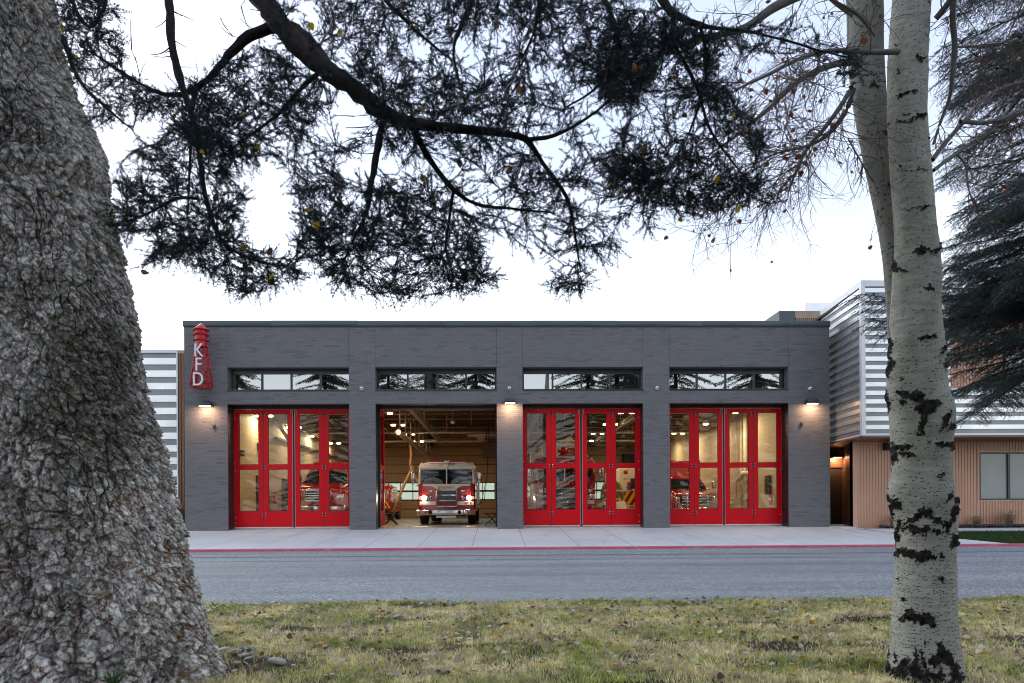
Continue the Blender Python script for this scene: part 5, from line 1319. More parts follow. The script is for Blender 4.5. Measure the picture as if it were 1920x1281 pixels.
# where the picture shows foliage: outline, tufts per 1000 px2
REG = [
 ([(105, 0), (200, -30), (225, 30), (232, 110), (205, 130), (150, 130), (118, 110)], 2.6),
 ([(128, 100), (205, 150), (235, 135), (300, 172), (360, 178), (410, 130), (440, 108), (500, 92), (560, 120), (600, 150), (640, 185), (600, 215), (560, 262), (500, 250), (480, 300), (440, 320), (400, 300), (330, 225), (250, 215), (200, 235), (165, 225), (140, 160)], 3.0),
 ([(225, 292), (300, 262), (330, 222), (420, 250), (450, 320), (465, 375), (440, 400), (470, 440), (420, 450), (330, 470), (280, 440), (215, 440), (200, 400), (230, 370), (205, 350)], 2.8),
 ([(300, 455), (420, 430), (470, 465), (560, 485), (572, 515), (545, 540), (470, 555), (420, 540), (385, 505), (300, 485), (265, 500)], 3.0),
 ([(240, 268), (300, 290), (290, 300), (225, 292)], 1.5),
 ([(440, 240), (500, 235), (560, 250), (620, 262), (700, 245), (700, 330), (640, 345), (570, 330), (540, 345), (500, 330), (470, 345), (440, 300)], 1.3),
 ([(548, 350), (600, 325), (700, 335), (790, 330), (860, 390), (920, 430), (900, 470), (935, 525), (880, 548), (770, 568), (640, 548), (590, 500), (548, 470), (560, 430), (540, 400)], 2.9),
 ([(700, 220), (800, 240), (960, 255), (1020, 300), (1060, 380), (1120, 400), (1240, 400), (1230, 440), (1170, 470), (1130, 500), (1100, 545), (1030, 550), (1020, 520), (1080, 470), (1000, 480), (960, 470), (920, 430), (860, 400), (790, 340), (740, 300)], 2.1),
 ([(570, -30), (760, -30), (1240, -30), (1290, 30), (1250, 120), (1180, 200), (1060, 250), (960, 245), (860, 232), (770, 220), (690, 160), (620, 80)], 2.5),
 ([(500, -10), (560, 20), (640, 90), (760, 190), (800, 232), (740, 235), (660, 185), (580, 130), (520, 70)], 1.3),
 ([(330, 150), (380, 140), (400, 230), (400, 330), (370, 330), (340, 240)], 1.6),
 ([(1130, 50), (1225, 60), (1230, 160), (1180, 210), (1120, 170)], 3.5),
 ([(1240, 40), (1345, 60), (1350, 150), (1390, 200), (1440, 260), (1410, 330), (1440, 380), (1340, 400), (1260, 400), (1190, 370), (1130, 300), (1150, 240), (1230, 190), (1260, 120)], 3.0),
 ([(1060, 250), (1160, 240), (1240, 330), (1250, 400), (1150, 395), (1060, 340)], 1.8),
 ([(1390, 330), (1450, 340), (1460, 385), (1400, 390)], 3.0),
 ([(1350, 40), (1500, 40), (1560, 60), (1640, 130), (1620, 165), (1560, 125), (1450, 110), (1360, 90)], 1.2),
]
HOLES = [(630, 232, 34), (668, 305, 24), (505, 335, 34), (522, 395, 42), (500, 440, 22), (1180, 440, 26), (1205, 230, 22), (975, 215, 16), (915, 60, 18), (1215, 95, 12), (690, 20, 14), (1075, 70, 18), (1130, 270, 16), (300, 330, 10), (250, 385, 12)]
att = []
for poly, dens in REG:
    P = np.array(poly, float); lo, hi = P.min(0), P.max(0); k = int((hi - lo).prod() / 1000 * dens * 6.0)
    q = rl.uniform(lo, hi, (k, 2)); q = q[in_poly(q, poly)]; att.append(q)
att = np.vstack(att)
for hx, hy, hr in HOLES: att = att[((att - [hx, hy]) ** 2).sum(1) > hr * hr]
cl = fbm2(att[:, 0] / 100, att[:, 1] / 100, 2.6, 77, 3); att = att[rl.random(len(att)) < np.clip(.82 + .75 * cl, .2, 1)]
# depth: near the wood it belongs to, with spread
sk = np.array([proj(s) for s in skel[:, :3]])
D_ = []
for q in att:
    d2 = ((sk[:, :2] - q) ** 2).sum(1); D_.append(sk[np.argmin(d2), 2])
D_ = np.array(D_) + rl.normal(0, .16, len(att))
pts3 = np.array([at(a[0], a[1], d) for a, d in zip(att, D_)])
tw = Twigs()
S0, S1 = grow(skel, pts3, tw, rl, nside=1.15)
V, F, idx = needles_on(S0, S1, 640, .0175, .0013, rl)
base_c = np.array([.011, .024, .028]); cidx = (rl.uniform(.4, 1.6, len(S0)) * (1 + 1.1 * (rl.random(len(S0)) < .18)))[idx]  # a share of shoots tinted brighter, painting lit tufts into the colour
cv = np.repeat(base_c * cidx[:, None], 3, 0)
print('spruce needles', len(F), 'attractors', len(att))
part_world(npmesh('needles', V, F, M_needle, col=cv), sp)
# dead bare twiglets in the gap near the trunk
dead = []
for poly, k in (([(210, 10), (520, 0), (540, 60), (430, 100), (340, 160), (290, 130), (200, 80)], 34), ([(560, 200), (680, 210), (690, 320), (560, 240)], 12), ([(1000, 0), (1350, 0), (1400, 110), (1250, 160), (1050, 120)], 60)):
    P = np.array(poly, float); q = rl.uniform(P.min(0), P.max(0), (k * 3, 2)); q = q[in_poly(q, poly)][:k]
    for a in q:
        d2 = ((sk[:, :2] - a) ** 2).sum(1); dead.append(at(a[0], a[1], sk[np.argmin(d2), 2] + rl.normal(0, .1)))
grow(skel, np.array(dead), tw, rl, r0=.0028, bare=True)
part_world(tw.build('twigs', M_twig), sp)
# the rest of the crown, above the picture; only outside the view of the photograph is it left coarse
def coarse_crown(par, cx, cy, z0, z1, rad0, n, seed, L=.05, w=.004, hide=True, dens=110, drop=.25):
    r = np.random.default_rng(seed); S0, S1 = [], []; t_ = Twigs()
    for i in range(n):
        f = r.random() ** .8; z = z0 + (z1 - z0) * f; rd = rad0 * (1 - f) ** .8 * r.uniform(.7, 1.1) + .15
        th = r.uniform(0, 6.283); d = np.array([math.cos(th), math.sin(th), 0]); k = max(3, int(rd / .16)); s = np.linspace(0, 1, k)[:, None]
        Q = np.array([cx(z), cy, z]) + d * rd * s + np.array([0, 0, -drop * rd]) * s ** 1.5 + [0, 0, .12] * s ** 4
        if hide:
            pp = proj(Q[-1]); pm = proj(Q[k // 2])
            if (pp[2] > .3 and pp[1] > -90 and -200 < pp[0] < 2100) or (pm[2] > .3 and pm[1] > -90 and -200 < pm[0] < 2100): continue
        t_.add(Q, np.linspace(.02, .004, k), 4)
        side = np.array([-d[1], d[0], 0])
        for j in range(1, k):
            l = .30 * (1.15 - .6 * s[j, 0])
            for sg_ in (-1, 1):
                for _ in range(2):
                    b0 = Q[j] + r.normal(size=3) * .03; dv = nrm((d * .8 + side * sg_ * r.uniform(.5, 1.2) + [0, 0, -r.uniform(.1, .6)])[None])[0]
                    S0.append(b0); S1.append(b0 + dv * l * r.uniform(.6, 1.2))
        S0.append(Q[-2]); S1.append(Q[-1] + d * .12)
    if not S0: return
    S0, S1 = np.array(S0), np.array(S1)
    V, F, ix = needles_on(S0, S1, dens, L, w, r)
    c = np.repeat(np.array([.024, .042, .036]) * r.uniform(.5, 1.6, len(S0))[ix][:, None], 3, 0)
    part_world(npmesh('upper_crown', V, F, M_needle, col=c), par); part_world(t_.build('upper_branches', M_twig), par)
coarse_crown(sp, lambda z: float(np.interp(z, zk, xk)), CAM[1] + DS, 5.6, 14.5, 3.3, 420, 5)

# ------------------------------------------------------------------ aspen with two stems
DA = 5.15
asp = thing('aspen_tree', 'pale two-stemmed aspen with black scars and bare twigs standing on the lawn', 'tree', (3.2, -18.85, -.6))
eL = [(1330, 1652), (1281, 1660), (1200, 1667), (1130, 1673), (1050, 1677), (1000, 1677), (960, 1672), (935, 1664), (915, 1664), (895, 1668), (870, 1672), (830, 1670), (790, 1668), (765, 1666), (745, 1662), (725, 1663), (700, 1664), (660, 1667), (620, 1668), (560, 1672), (500, 1676), (450, 1680), (400, 1678), (300, 1671), (200, 1667), (100, 1668), (0, 1676), (-150, 1690), (-400, 1700), (-900, 1720), (-1800, 1740)]
eR = [(1330, 1822), (1281, 1812), (1200, 1800), (1130, 1796), (1050, 1793), (1000, 1797), (960, 1799), (935, 1796), (915, 1791), (895, 1787), (870, 1786), (830, 1789), (790, 1794), (765, 1793), (745, 1786), (725, 1781), (700, 1779), (660, 1775), (620, 1771), (560, 1769), (500, 1768), (450, 1765), (400, 1759), (300, 1749), (200, 1744), (100, 1746), (0, 1752), (-150, 1762), (-400, 1770), (-900, 1770), (-1800, 1760)]
zz, cc_, ra_ = [], [], []
for (py, l), (_, rr) in zip(eL, eR):
    z = CAMH + (HY - py - .0056 * (1735 - 960)) * DA / F_PX
    tl = math.atan((l - CX) / F_PX) + YAW; tr = math.atan((rr - CX) / F_PX) + YAW
    tm = (tl + tr) / 2; rd = math.sin((tr - tl) / 2) * DA / math.cos(tm); zz.append(z); cc_.append(DA * math.tan(tm)); ra_.append(rd)
zz, cc_, ra_ = map(np.array, (zz, cc_, ra_))
zf = np.linspace(-1.2, 10, 2200); k_ = np.exp(-np.linspace(-2, 2, 17) ** 2); k_ /= k_.sum()
cf = np.convolve(np.pad(np.interp(zf, zz, cc_), 8, 'edge'), k_, 'valid'); rf_ = np.convolve(np.pad(np.interp(zf, zz, ra_), 8, 'edge'), k_, 'valid'); zz, cc_, ra_ = zf, cf, rf_
nu, nv = 420, 1500
ang = np.linspace(-np.pi * 1.12, np.pi * .12, nu)
zv = np.concatenate([np.linspace(-.85, 4.9, nv), np.linspace(5, 10, 60)])
Ag, Zg = np.meshgrid(ang, zv); rr_ = np.interp(Zg, zz, ra_); xc_ = np.interp(Zg, zz, cc_)
def to_px(Xw, Yw, Zw):
    d = np.stack([Xw, Yw, Zw], -1) - CAM; z = d @ _f; return CX + F_PX * (d @ CR) / z, HY - F_PX * (d @ CU) / z
Xg = xc_ + rr_ * np.cos(Ag); Yg = CAM[1] + DA + rr_ * np.sin(Ag)
PX, PY = to_px(Xg, Yg, Zg)
# scars are laid out on the bark by height and by angle round the stem (read off the photograph once)
SC = []   # polygons in px on the street side
def blob(x, y, a, b, rot=0): SC.append((x, y, a, b, rot))
for b_ in ((1700, 740, 20, 7, .1), (1722, 745, 12, 12, .3), (1742, 762, 24, 13, -.3), (1731, 790, 6, 22, .1), (1727, 812, 9, 4, 0), (1695, 755, 7, 6, 0), (1698, 738, 4, 8, 0),
           (1690, 840, 24, 6, -.15), (1675, 848, 6, 20, .1), (1700, 852, 18, 4, .1), (1740, 830, 5, 2, 0), (1772, 790, 5, 24, .5), (1783, 800, 10, 5, -.4), (1770, 834, 16, 6, .1), (1785, 838, 8, 8, 0),
           (1737, 633, 17, 5, -.1), (1732, 634, 9, 6, 0), (1692, 710, 6, 3, .2), (1665, 760, 4, 18, 0), (1663, 740, 4, 12, 0), (1680, 945, 7, 12, -.5), (1688, 950, 5, 9, -.4), (1668, 930, 4, 16, -.3), (1672, 960, 4, 20, 0), (1765, 890, 6, 3, 0),
           (1733, 960, 16, 10, 0), (1720, 970, 16, 5, -.6), (1704, 981, 14, 3, -.35), (1752, 972, 16, 4, .6), (1772, 983, 12, 4, .35), (1786, 975, 8, 9, 0), (1716, 993, 11, 11, .6), (1734, 994, 8, 9, 0), (1700, 992, 12, 3, .1), (1755, 997, 12, 5, 0), (1778, 990, 5, 14, .1), (1790, 960, 7, 14, .3), (1793, 940, 8, 6, -.5), (1780, 930, 4, 10, .7), (1683, 985, 5, 14, 0), (1683, 1005, 5, 14, 0), (1790, 1015, 8, 14, 0), (1782, 1020, 5, 8, 0),
           (1682, 1036, 5, 7, 0), (1696, 1036, 10, 8, 0), (1714, 1040, 15, 10, .1), (1726, 1046, 8, 12, .2), (1738, 1040, 10, 9, 0), (1752, 1044, 6, 6, 0), (1765, 1040, 4, 8, 0), (1708, 1034, 8, 6, 0),
           (1764, 1085, 6, 6, 0), (1694, 1125, 5, 3, 0), (1682, 1088, 2, 5, 0), (1708, 1145, 10, 3, .1), (1712, 1156, 18, 10, .1), (1735, 1160, 20, 11, .05), (1750, 1172, 6, 8, 0), (1692, 1162, 6, 5, 0),
           (1762, 1218, 8, 16, 0), (1755, 1238, 10, 14, .2), (1775, 1235, 12, 18, -.4), (1792, 1262, 10, 24, -.2), (1762, 1270, 8, 18, 0), (1716, 1235, 5, 24, 0), (1718, 1262, 12, 22, -.2), (1732, 1240, 5, 20, -.3), (1745, 1272, 16, 16, 0), (1695, 1255, 12, 20, .3), (1680, 1270, 12, 18, 0), (1664, 1250, 6, 34, 0), (1735, 1205, 3, 8, -.2), (1681, 1230, 3, 12, 0), (1700, 1285, 22, 12, 0), (1660, 1290, 12, 20, 0), (1785, 1290, 20, 16, 0),
           (1754, 470, 12, 5, -.4), (1765, 460, 4, 14, .5), (1727, 470, 14, 6, -.1), (1678, 500, 7, 12, -.2), (1690, 505, 12, 3, .5), (1740, 540, 10, 5, 0), (1700, 175, 22, 3, -.2), (1690, 180, 10, 3, -.5), (1728, 106, 12, 3, .0), (1722, 107, 6, 6, 0), (1700, 215, 4, 2, 0), (1728, 218, 10, 5, 0), (1705, 225, 26, 2, -.2), (1682, 90, 3, 2, 0), (1735, 390, 3, 3, 0), (1690, 310, 3, 3, 0), (1685, 134, 4, 3, -.3), (1770, 655, 4, 12, .2), (1776, 680, 5, 14, .2), (1670, 690, 6, 20, 0), (1668, 655, 5, 20, 0), (1720, 390, 24, 1.4, -.12), (1715, 320, 24, 1.2, -.12), (1765, 680, 3, 2, 0)):
    blob(*b_)
wpx = 2.6 * fbm2(PX / 20, PY / 20, 3.0, 5, 4) * 1.6; wpy = 2.6 * fbm2(PX / 20 + 7, PY / 20, 3.3, 6, 4) * 1.4
wpx = wpx + 2.4 * fbm2(PX / 6, PY / 6, 3.0, 95, 3); wpy = wpy + 2.6 * fbm2(PX / 6 + 4, PY / 6, 3.0, 96, 3)
front = Yg < CAM[1] + DA + .12
scar = np.zeros(PX.shape)
for x, y, a, b, rot in SC:
    dx = PX - x + wpx; dy = PY - y + wpy; c, s = math.cos(rot), math.sin(rot)
    q = ((dx * c + dy * s) / a) ** 2 + ((-dx * s + dy * c) / b) ** 2
    scar = np.maximum(scar, sst(1.35, .75, q))
scar *= front
uu = Ag * .27
# lenticels: short dark dashes in level rows
row = .027; ir = np.floor(Zg / row); wl = .006 * fbm2(uu, Zg, 9, 3, 2)
cell = np.floor((uu + hash2(ir, 0, 1) * .5 + wl) / .024); hsh = hash2(cell, ir, 4); fu = ((uu + hash2(ir, 0, 1) * .5 + wl) / .024) % 1; fz = (Zg + wl) / row % 1
amt = np.interp(Zg, [-.9, .3, 1.2, 2.2, 5], [.62, .5, .22, .18, .22])
len_ = ((hsh < amt) & (np.abs(fz - .5 - (hash2(cell, ir, 6) - .5) * .5) < .13) & (np.abs(fu - .5) < .18 + .30 * hash2(cell, ir, 9))).astype(float)
row2 = .055; i2 = np.floor((Zg + .03 * np.sin(uu * 9)) / row2); crk = (hash2(i2, 3, 2) < .55) & (np.abs(((Zg + .03 * np.sin(uu * 9)) / row2) % 1 - .5) < .035) & (fbm2(uu, Zg, 7, 55, 3) > -.1)
bark = np.array([.40, .40, .345]); gr = sst(-.2, .9, fbm2(uu * .7, Zg * .35, 6, 15, 4))[..., None]
colr = bark * (1 - .28 * gr) + np.array([.0, .012, -.012]) * gr
colr = colr * (1 + .10 * fbm2(uu, Zg * 4, 14, 25, 4)[..., None])
colr = colr * np.interp(Zg, [-.6, 1.0, 3, 5], [1.12, 1.0, .92, .98])[..., None]
dk = np.array([.018, .015, .015]) * (1 + .9 * np.clip(fbm2(uu, Zg, 60, 71, 3), -1, 1))[..., None]
m_ = np.clip(np.maximum(scar, len_ * .88) + crk * .38, 0, 1)[..., None]
colr = colr * (1 - m_) + dk * m_
disp = scar * (.007 + .009 * fbm2(uu, Zg, 45, 81, 4)) - .0012 * len_ + .0035 * fbm2(uu, Zg, 8, 91, 3) + .0015 * fbm2(uu, Zg * 5, 16, 92, 3)
rt = rr_ + disp
Xg = xc_ + rt * np.cos(Ag); Yg = CAM[1] + DA + rt * np.sin(Ag)
hh_, ww_ = Xg.shape; i0 = (np.arange(hh_ - 1)[:, None] * ww_ + np.arange(ww_ - 1)[None]).ravel()
Vt = np.stack([Xg, Yg, Zg], -1).reshape(-1, 3); Ft = np.stack([i0, i0 + 1, i0 + ww_ + 1, i0 + ww_], -1)
ab = np.linspace(np.pi * .1, np.pi * .9, 40); A2, Z2 = np.meshgrid(ab, np.linspace(-.85, 10, 200)); r2 = np.interp(Z2, zz, ra_)
V2 = np.stack([np.interp(Z2, zz, cc_) + r2 * np.cos(A2), CAM[1] + DA + r2 * np.sin(A2), Z2], -1).reshape(-1, 3); i0 = (np.arange(199)[:, None] * 40 + np.arange(39)[None]).ravel()
part_world(npmesh('trunk', np.vstack([Vt, V2]), np.vstack([Ft, np.stack([i0, i0 + 1, i0 + 41, i0 + 40], -1) + len(Vt)]), M_abark, col=np.vstack([colr.reshape(-1, 3), np.tile([.40, .39, .33], (len(V2), 1))]), smooth=True), asp)
# second stem
def stem_mesh(pts, n=90, m=700):
    p = limb(pts, .012); k = len(p); s = np.linspace(0, k - 1, m); P = np.stack([np.interp(s, np.arange(k), p[:, j]) for j in range(4)], -1)
    T = nrm(np.gradient(P[:, :3], axis=0)); a = nrm(np.cross(T, [[0, 1., 0]])); b = np.cross(a, T); th = np.linspace(0, 2 * np.pi, n)
    arc = np.concatenate([[0], np.cumsum(np.linalg.norm(np.diff(P[:, :3], axis=0), axis=1))])
    TH, S = np.meshgrid(th, arc); U = TH * P[:, 3:4]
    row = .020; ir = np.floor(S / row); cell = np.floor((U + hash2(ir, 0, 11) * .5) / .022); h = hash2(cell, ir, 14); fu = ((U + hash2(ir, 0, 11) * .5) / .022) % 1; fz = S / row % 1
    ln = ((h < .26) & (np.abs(fz - .5) < .08) & (np.abs(fu - .5) < .40)).astype(float)
    row2 = .11; sl = S + .02 * np.sin(TH + 1); i2 = np.floor(sl / row2); ck = (hash2(i2, 5, 2) < .5) & (np.abs(sl / row2 % 1 - .5) < .03)
    kn = np.zeros_like(S)
    for sc_, tt in ((.35, 4.4), (.9, 4.9), (1.3, 4.3), (1.75, 4.8), (2.2, 4.5), (2.6, 4.9)): kn = np.maximum(kn, sst(1.3, .7, ((TH - tt) / .32) ** 2 + ((S - sc_ - .03 * fbm2(TH, S, 9, 3, 3)) / .022) ** 2))
    g = sst(-.3, .8, fbm2(U, S * .5, 6, 19, 4))[..., None]; c = np.array([.29, .29, .26]) * (1 - .3 * g) * (1 + .08 * fbm2(U, S * 5, 15, 29, 3)[..., None])
    m_ = np.clip(ln * .85 + ck * .45 + kn, 0, 1)[..., None]; c = c * (1 - m_) + np.array([.03, .026, .025]) * m_
    R = P[:, 3:4] * (1 + .012 * fbm2(TH, S, 5, 39, 3)) + kn * .006
    V = P[:, None, :3] + a[:, None] * (np.cos(TH) * R)[..., None] + b[:, None] * (np.sin(TH) * R)[..., None]
    i0 = (np.arange(m - 1)[:, None] * n + np.arange(n - 1)[None]).ravel()
    return npmesh('stem', V.reshape(-1, 3), np.stack([i0, i0 + 1, i0 + n + 1, i0 + n], -1), M_abark, col=c.reshape(-1, 3), smooth=True)
part_world(stem_mesh([(1705, 760, 5.35, 60), (1697, 690, 5.38, 58), (1690, 620, 5.4, 50), (1684, 560, 5.42, 45), (1676, 480, 5.45, 43), (1664, 400, 5.5, 46), (1648, 300, 5.55, 55), (1632, 200, 5.6, 62), (1623, 100, 5.65, 66), (1621, 0, 5.7, 68), (1610, -160, 5.8, 64), (1580, -500, 6.1, 50), (1560, -1000, 6.6, 30)]), asp)
# aspen limbs
AL = [
 [(1685, 97, 5.0, 12), (1640, 98, 4.95, 10), (1560, 95, 4.8, 9), (1500, 110, 4.6, 8), (1440, 140, 4.4, 7), (1380, 168, 4.3, 4)],
 [(1610, 115, 5.5, 16), (1560, 122, 5.3, 13), (1500, 150, 5.1, 11), (1440, 205, 4.9, 9), (1380, 255, 4.8, 6), (1330, 290, 4.7, 3)],
 [(1600, 155, 5.5, 11), (1582, 190, 5.5, 10), (1550, 235, 5.4, 9), (1510, 285, 5.3, 7), (1490, 330, 5.2, 5), (1478, 360, 5.2, 3)],
 [(1600, 165, 5.55, 12), (1590, 200, 5.6, 11), (1560, 245, 5.6, 9), (1520, 272, 5.5, 5), (1450, 290, 5.4, 4), (1380, 330, 5.3, 2)],
 [(1600, 30, 5.6, 9), (1560, 0, 5.6, 8), (1520, -40, 5.6, 7)],
 [(1640, 66, 5.4, 6), (1610, 30, 5.2, 6), (1570, 5, 5.1, 5), (1540, -10, 5.0, 4)],
 [(1600, -60, 5.7, 26), (1520, -20, 5.4, 22), (1450, 15, 5.2, 18), (1400, 50, 5.1, 14), (1330, 70, 5.0, 11), (1240, 85, 4.9, 8), (1160, 90, 4.8, 5)],
 [(1755, 35, 5.1, 12), (1785, -5, 5.0, 12), (1800, -60, 5.0, 14)],
 [(1762, -190, 5.1, 16), (1778, -110, 5.1, 15), (1790, -40, 5.1, 13), (1786, 30, 5.15, 11), (1790, 85, 5.2, 11), (1785, 150, 5.25, 9), (1780, 185, 5.3, 7), (1765, 225, 5.35, 6), (1750, 270, 5.3, 5)],
 [(1748, 300, 5.2, 10), (1775, 265, 5.3, 9), (1810, 225, 5.5, 9), (1840, 190, 5.7, 7), (1880, 165, 5.9, 6), (1930, 150, 6, 4)],
 [(1750, 320, 5.2, 8), (1790, 290, 5.4, 8), (1850, 250, 5.7, 9), (1900, 215, 6.0, 12), (1960, 205, 6.2, 14)],
 [(1800, 228, 5.4, 8), (1850, 230, 5.6, 9), (1900, 215, 6.0, 9)],
 [(1795, 88, 5.2, 5), (1850, 85, 5.4, 5), (1930, 70, 5.6, 4)],
 [(1790, 285, 5.4, 5), (1810, 310, 5.4, 4), (1815, 350, 5.4, 3), (1830, 395, 5.4, 2)],
 [(1590, 260, 5.6, 3), (1630, 330, 5.5, 3), (1660, 370, 5.5, 3)],
]
al = [limb(p, .04) for p in AL]; tA = Twigs()
for p in al:
    t_ = Twigs(); t_.add(p[:, :3], np.maximum(p[:, 3], .002), 8); part_world(t_.build('branch', M_atwig), asp)
ra = np.random.default_rng(9); LEAFP = []
def sprout(P, T, L, rad, lev, droop):
    n = max(4, int(L / .035)); d = T.copy(); pts = [P.copy()]
    curl = ra.normal(size=3) * .06
    for i in range(n):
        d = d + ra.normal(size=3) * .09 + curl + np.array([0, 0, -droop]); d /= np.linalg.norm(d)
        pts.append(pts[-1] + d * L / n)
    pts = np.array(pts); pp = proj(pts[-1])
    tA.add(pts, np.linspace(rad, rad * .4, n + 1), 4)
    if lev > 0:
        for _ in range(int(L * 9) + 1):
            i = ra.integers(1, n); t = nrm((pts[i + 1] - pts[i - 1])[None])[0]; s = nrm(np.cross(t, ra.normal(size=3))[None])[0]
            sprout(pts[i], nrm((t * .75 + s * .7)[None])[0], L * ra.uniform(.28, .6), max(rad * .6, .0009), lev - 1, droop * 1.2)
    elif ra.random() < .10: LEAFP.append(pts[-1])
for p, kk, Lk in zip(al, (24, 28, 34, 30, 3, 8, 30, 3, 16, 18, 14, 6, 12, 8, 12), (.6, .65, .7, .7, .5, .4, .5, .3, .5, .5, .5, .5, .5, .35, .35)):
    Tn = nrm(np.gradient(p[:, :3], axis=0))
    for _ in range(kk):
        i = ra.integers(int(len(p) * .15), len(p)); s = nrm(np.cross(Tn[i], ra.normal(size=3))[None])[0]
        sprout(p[i, :3], nrm((Tn[i] * .8 + s * .8 + [0, 0, -.1])[None])[0], Lk * ra.uniform(.5, 1.2), min(.004, p[i, 3] * .6 + .001), 2, .035)
part_world(tA.build('twigs', M_reddish), asp)
print('aspen twig verts', tA.n)

# ------------------------------------------------------------------ leaves
def leaf_mesh(P, size, cols, r, flat=False):
    """small cupped heart-shaped leaves, ten faces each"""
    o = np.array([(0, 0), (.42, .12), (.52, .48), (.30, .82), (0, 1.08), (-.30, .82), (-.52, .48), (-.42, .12)]); n = len(P)
    V = []; F = []; C = []
    for k in range(n):
        a = nrm(r.normal(size=(1, 3)))[0]; 
        if flat: a = nrm(np.array([[r.normal(), r.normal(), .25 * r.normal()]]))[0]
        up_ = nrm(np.array([[r.normal() * .45, r.normal() * .45, 1]]))[0] if flat else nrm(r.normal(size=(1, 3)))[0]
        x = nrm(np.cross(a, up_)[None])[0]; nn = np.cross(x, a); s = size * r.uniform(.55, 1.2); cup = r.uniform(-.5, .7); b = len(V)
        V.append(P[k] + a * s * .5 - nn * 0.0); C.append(cols[k])
        for (u, v) in o: V.append(P[k] + x * u * s + a * v * s + nn * s * cup * (u * u * 1.4 + .25 * (v - .5) ** 2)); C.append(cols[k] * r.uniform(.85, 1.1))
        F += [[b, b + 1 + i, b + 1 + (i + 1) % 8] for i in range(8)]
    return np.array(V), np.array(F), np.array(C)
if LEAFP:
    P = np.array(LEAFP)[:420]; c = np.array([.20, .07, .03]) * ra.uniform(.4, 1.5, (len(P), 1)); V, F, C = leaf_mesh(P, .034, c, ra)
    part_world(npmesh('leaves', V, F, M_leaf, col=C), asp)
# yellow and brown aspen leaves caught in the spruce boughs
pick = rl.choice(len(pts3), 150, replace=False); P = pts3[pick] + rl.normal(size=(150, 3)) * .02
c = np.where(rl.random((150, 1)) < .35, np.array([[.62, .42, .02]]), np.array([[.22, .11, .045]])) * rl.uniform(.5, 1.3, (150, 1)); V, F, C = leaf_mesh(P, .042, c, rl)
tag(npmesh('caught_leaves', V, F, M_leaf, col=C), 'yellow and brown aspen leaves caught in the spruce boughs', 'leaves', kind='stuff')
# fallen leaves on the lawn
rf = np.random.default_rng(21); n = 3000
fy_ = -18.9 + rf.random(n) ** .8 * 4.4; fx_ = rf.uniform(-1, 1, n) * (fy_ + 24) * .8
k = fy_ < edge_y(fx_) + .02; fx_, fy_ = fx_[k], fy_[k]; n = len(fx_)
P = np.stack([fx_, fy_, lawn_z(fx_, fy_) + rf.uniform(.022, .06, n)], -1); ty = rf.random((n, 1))
c = np.where(ty < .20, np.array([[.62, .36, .03]]), np.where(ty < .52, np.array([[.15, .085, .055]]), np.array([[.60, .52, .43]]))) * rf.uniform(.6, 1.25, (n, 1))
V, F, C = leaf_mesh(P, .052, c, rf, True)
tag(npmesh('fallen_leaves', V, F, M_leaf, col=C), 'yellow, brown and bleached leaves lying over the lawn', 'leaves', kind='stuff')
# little sticks and mower litter
rk_ = np.random.default_rng(4); tS = Twigs()
for _ in range(240):
    y = -18.8 + rk_.random() * 4.2; x = rk_.uniform(-1, 1) * (y + 24) * .75; a = rk_.uniform(0, 6.28); l = rk_.uniform(.04, .16); z = float(lawn_z(np.array(x), np.array(y))) + .03
    d = np.array([math.cos(a), math.sin(a), rk_.uniform(-.1, .1)]); tS.add(np.array([[x, y, z], [x, y, z] + d * l * .5 + rk_.normal(size=3) * .006, [x, y, z] + d * l]), rk_.uniform(.0018, .0035), 4)
tag(tS.build('twig_litter', simple('grey_stick', (.28, .24, .20), .8, 0, .3, 10)), 'small grey sticks scattered in the grass', 'twigs', kind='stuff')
# pale river stones beside the trunk: each one a thing
STN = [(418, 1232, 34, 'flat pale stone closest to the spruce root'), (440, 1238, 30, 'white oval stone beside the spruce root'), (462, 1233, 34, 'dark slate-blue stone upright among pale ones near the spruce'), (459, 1245, 26, 'small grey round stone below the slate-blue one'), (466, 1250, 20, 'bluish white pebble at the front of the stone patch'), (520, 1253, 34, 'long white stone lying right of the spruce stone patch'), (562, 1233, 18, 'small white stone at the far side of the stone patch'), (551, 1259, 16, 'roundish white pebble in front of the long white stone'), (443, 1259, 20, 'cream pebble half sunk in the grass near the spruce'), (571, 1268, 16, 'small cream pebble on the grass before the stone patch'), (500, 1228, 14, 'tiny grey pebble on bare soil behind the white stones'), (608, 1276, 16, 'angular pale pebble at the bottom of the lawn'), (832, 1275, 26, 'dark rounded stone half buried in the front of the lawn'), (743, 1165, 20, 'buff stone lying in straw-coloured grass mid lawn')]
base_s = None
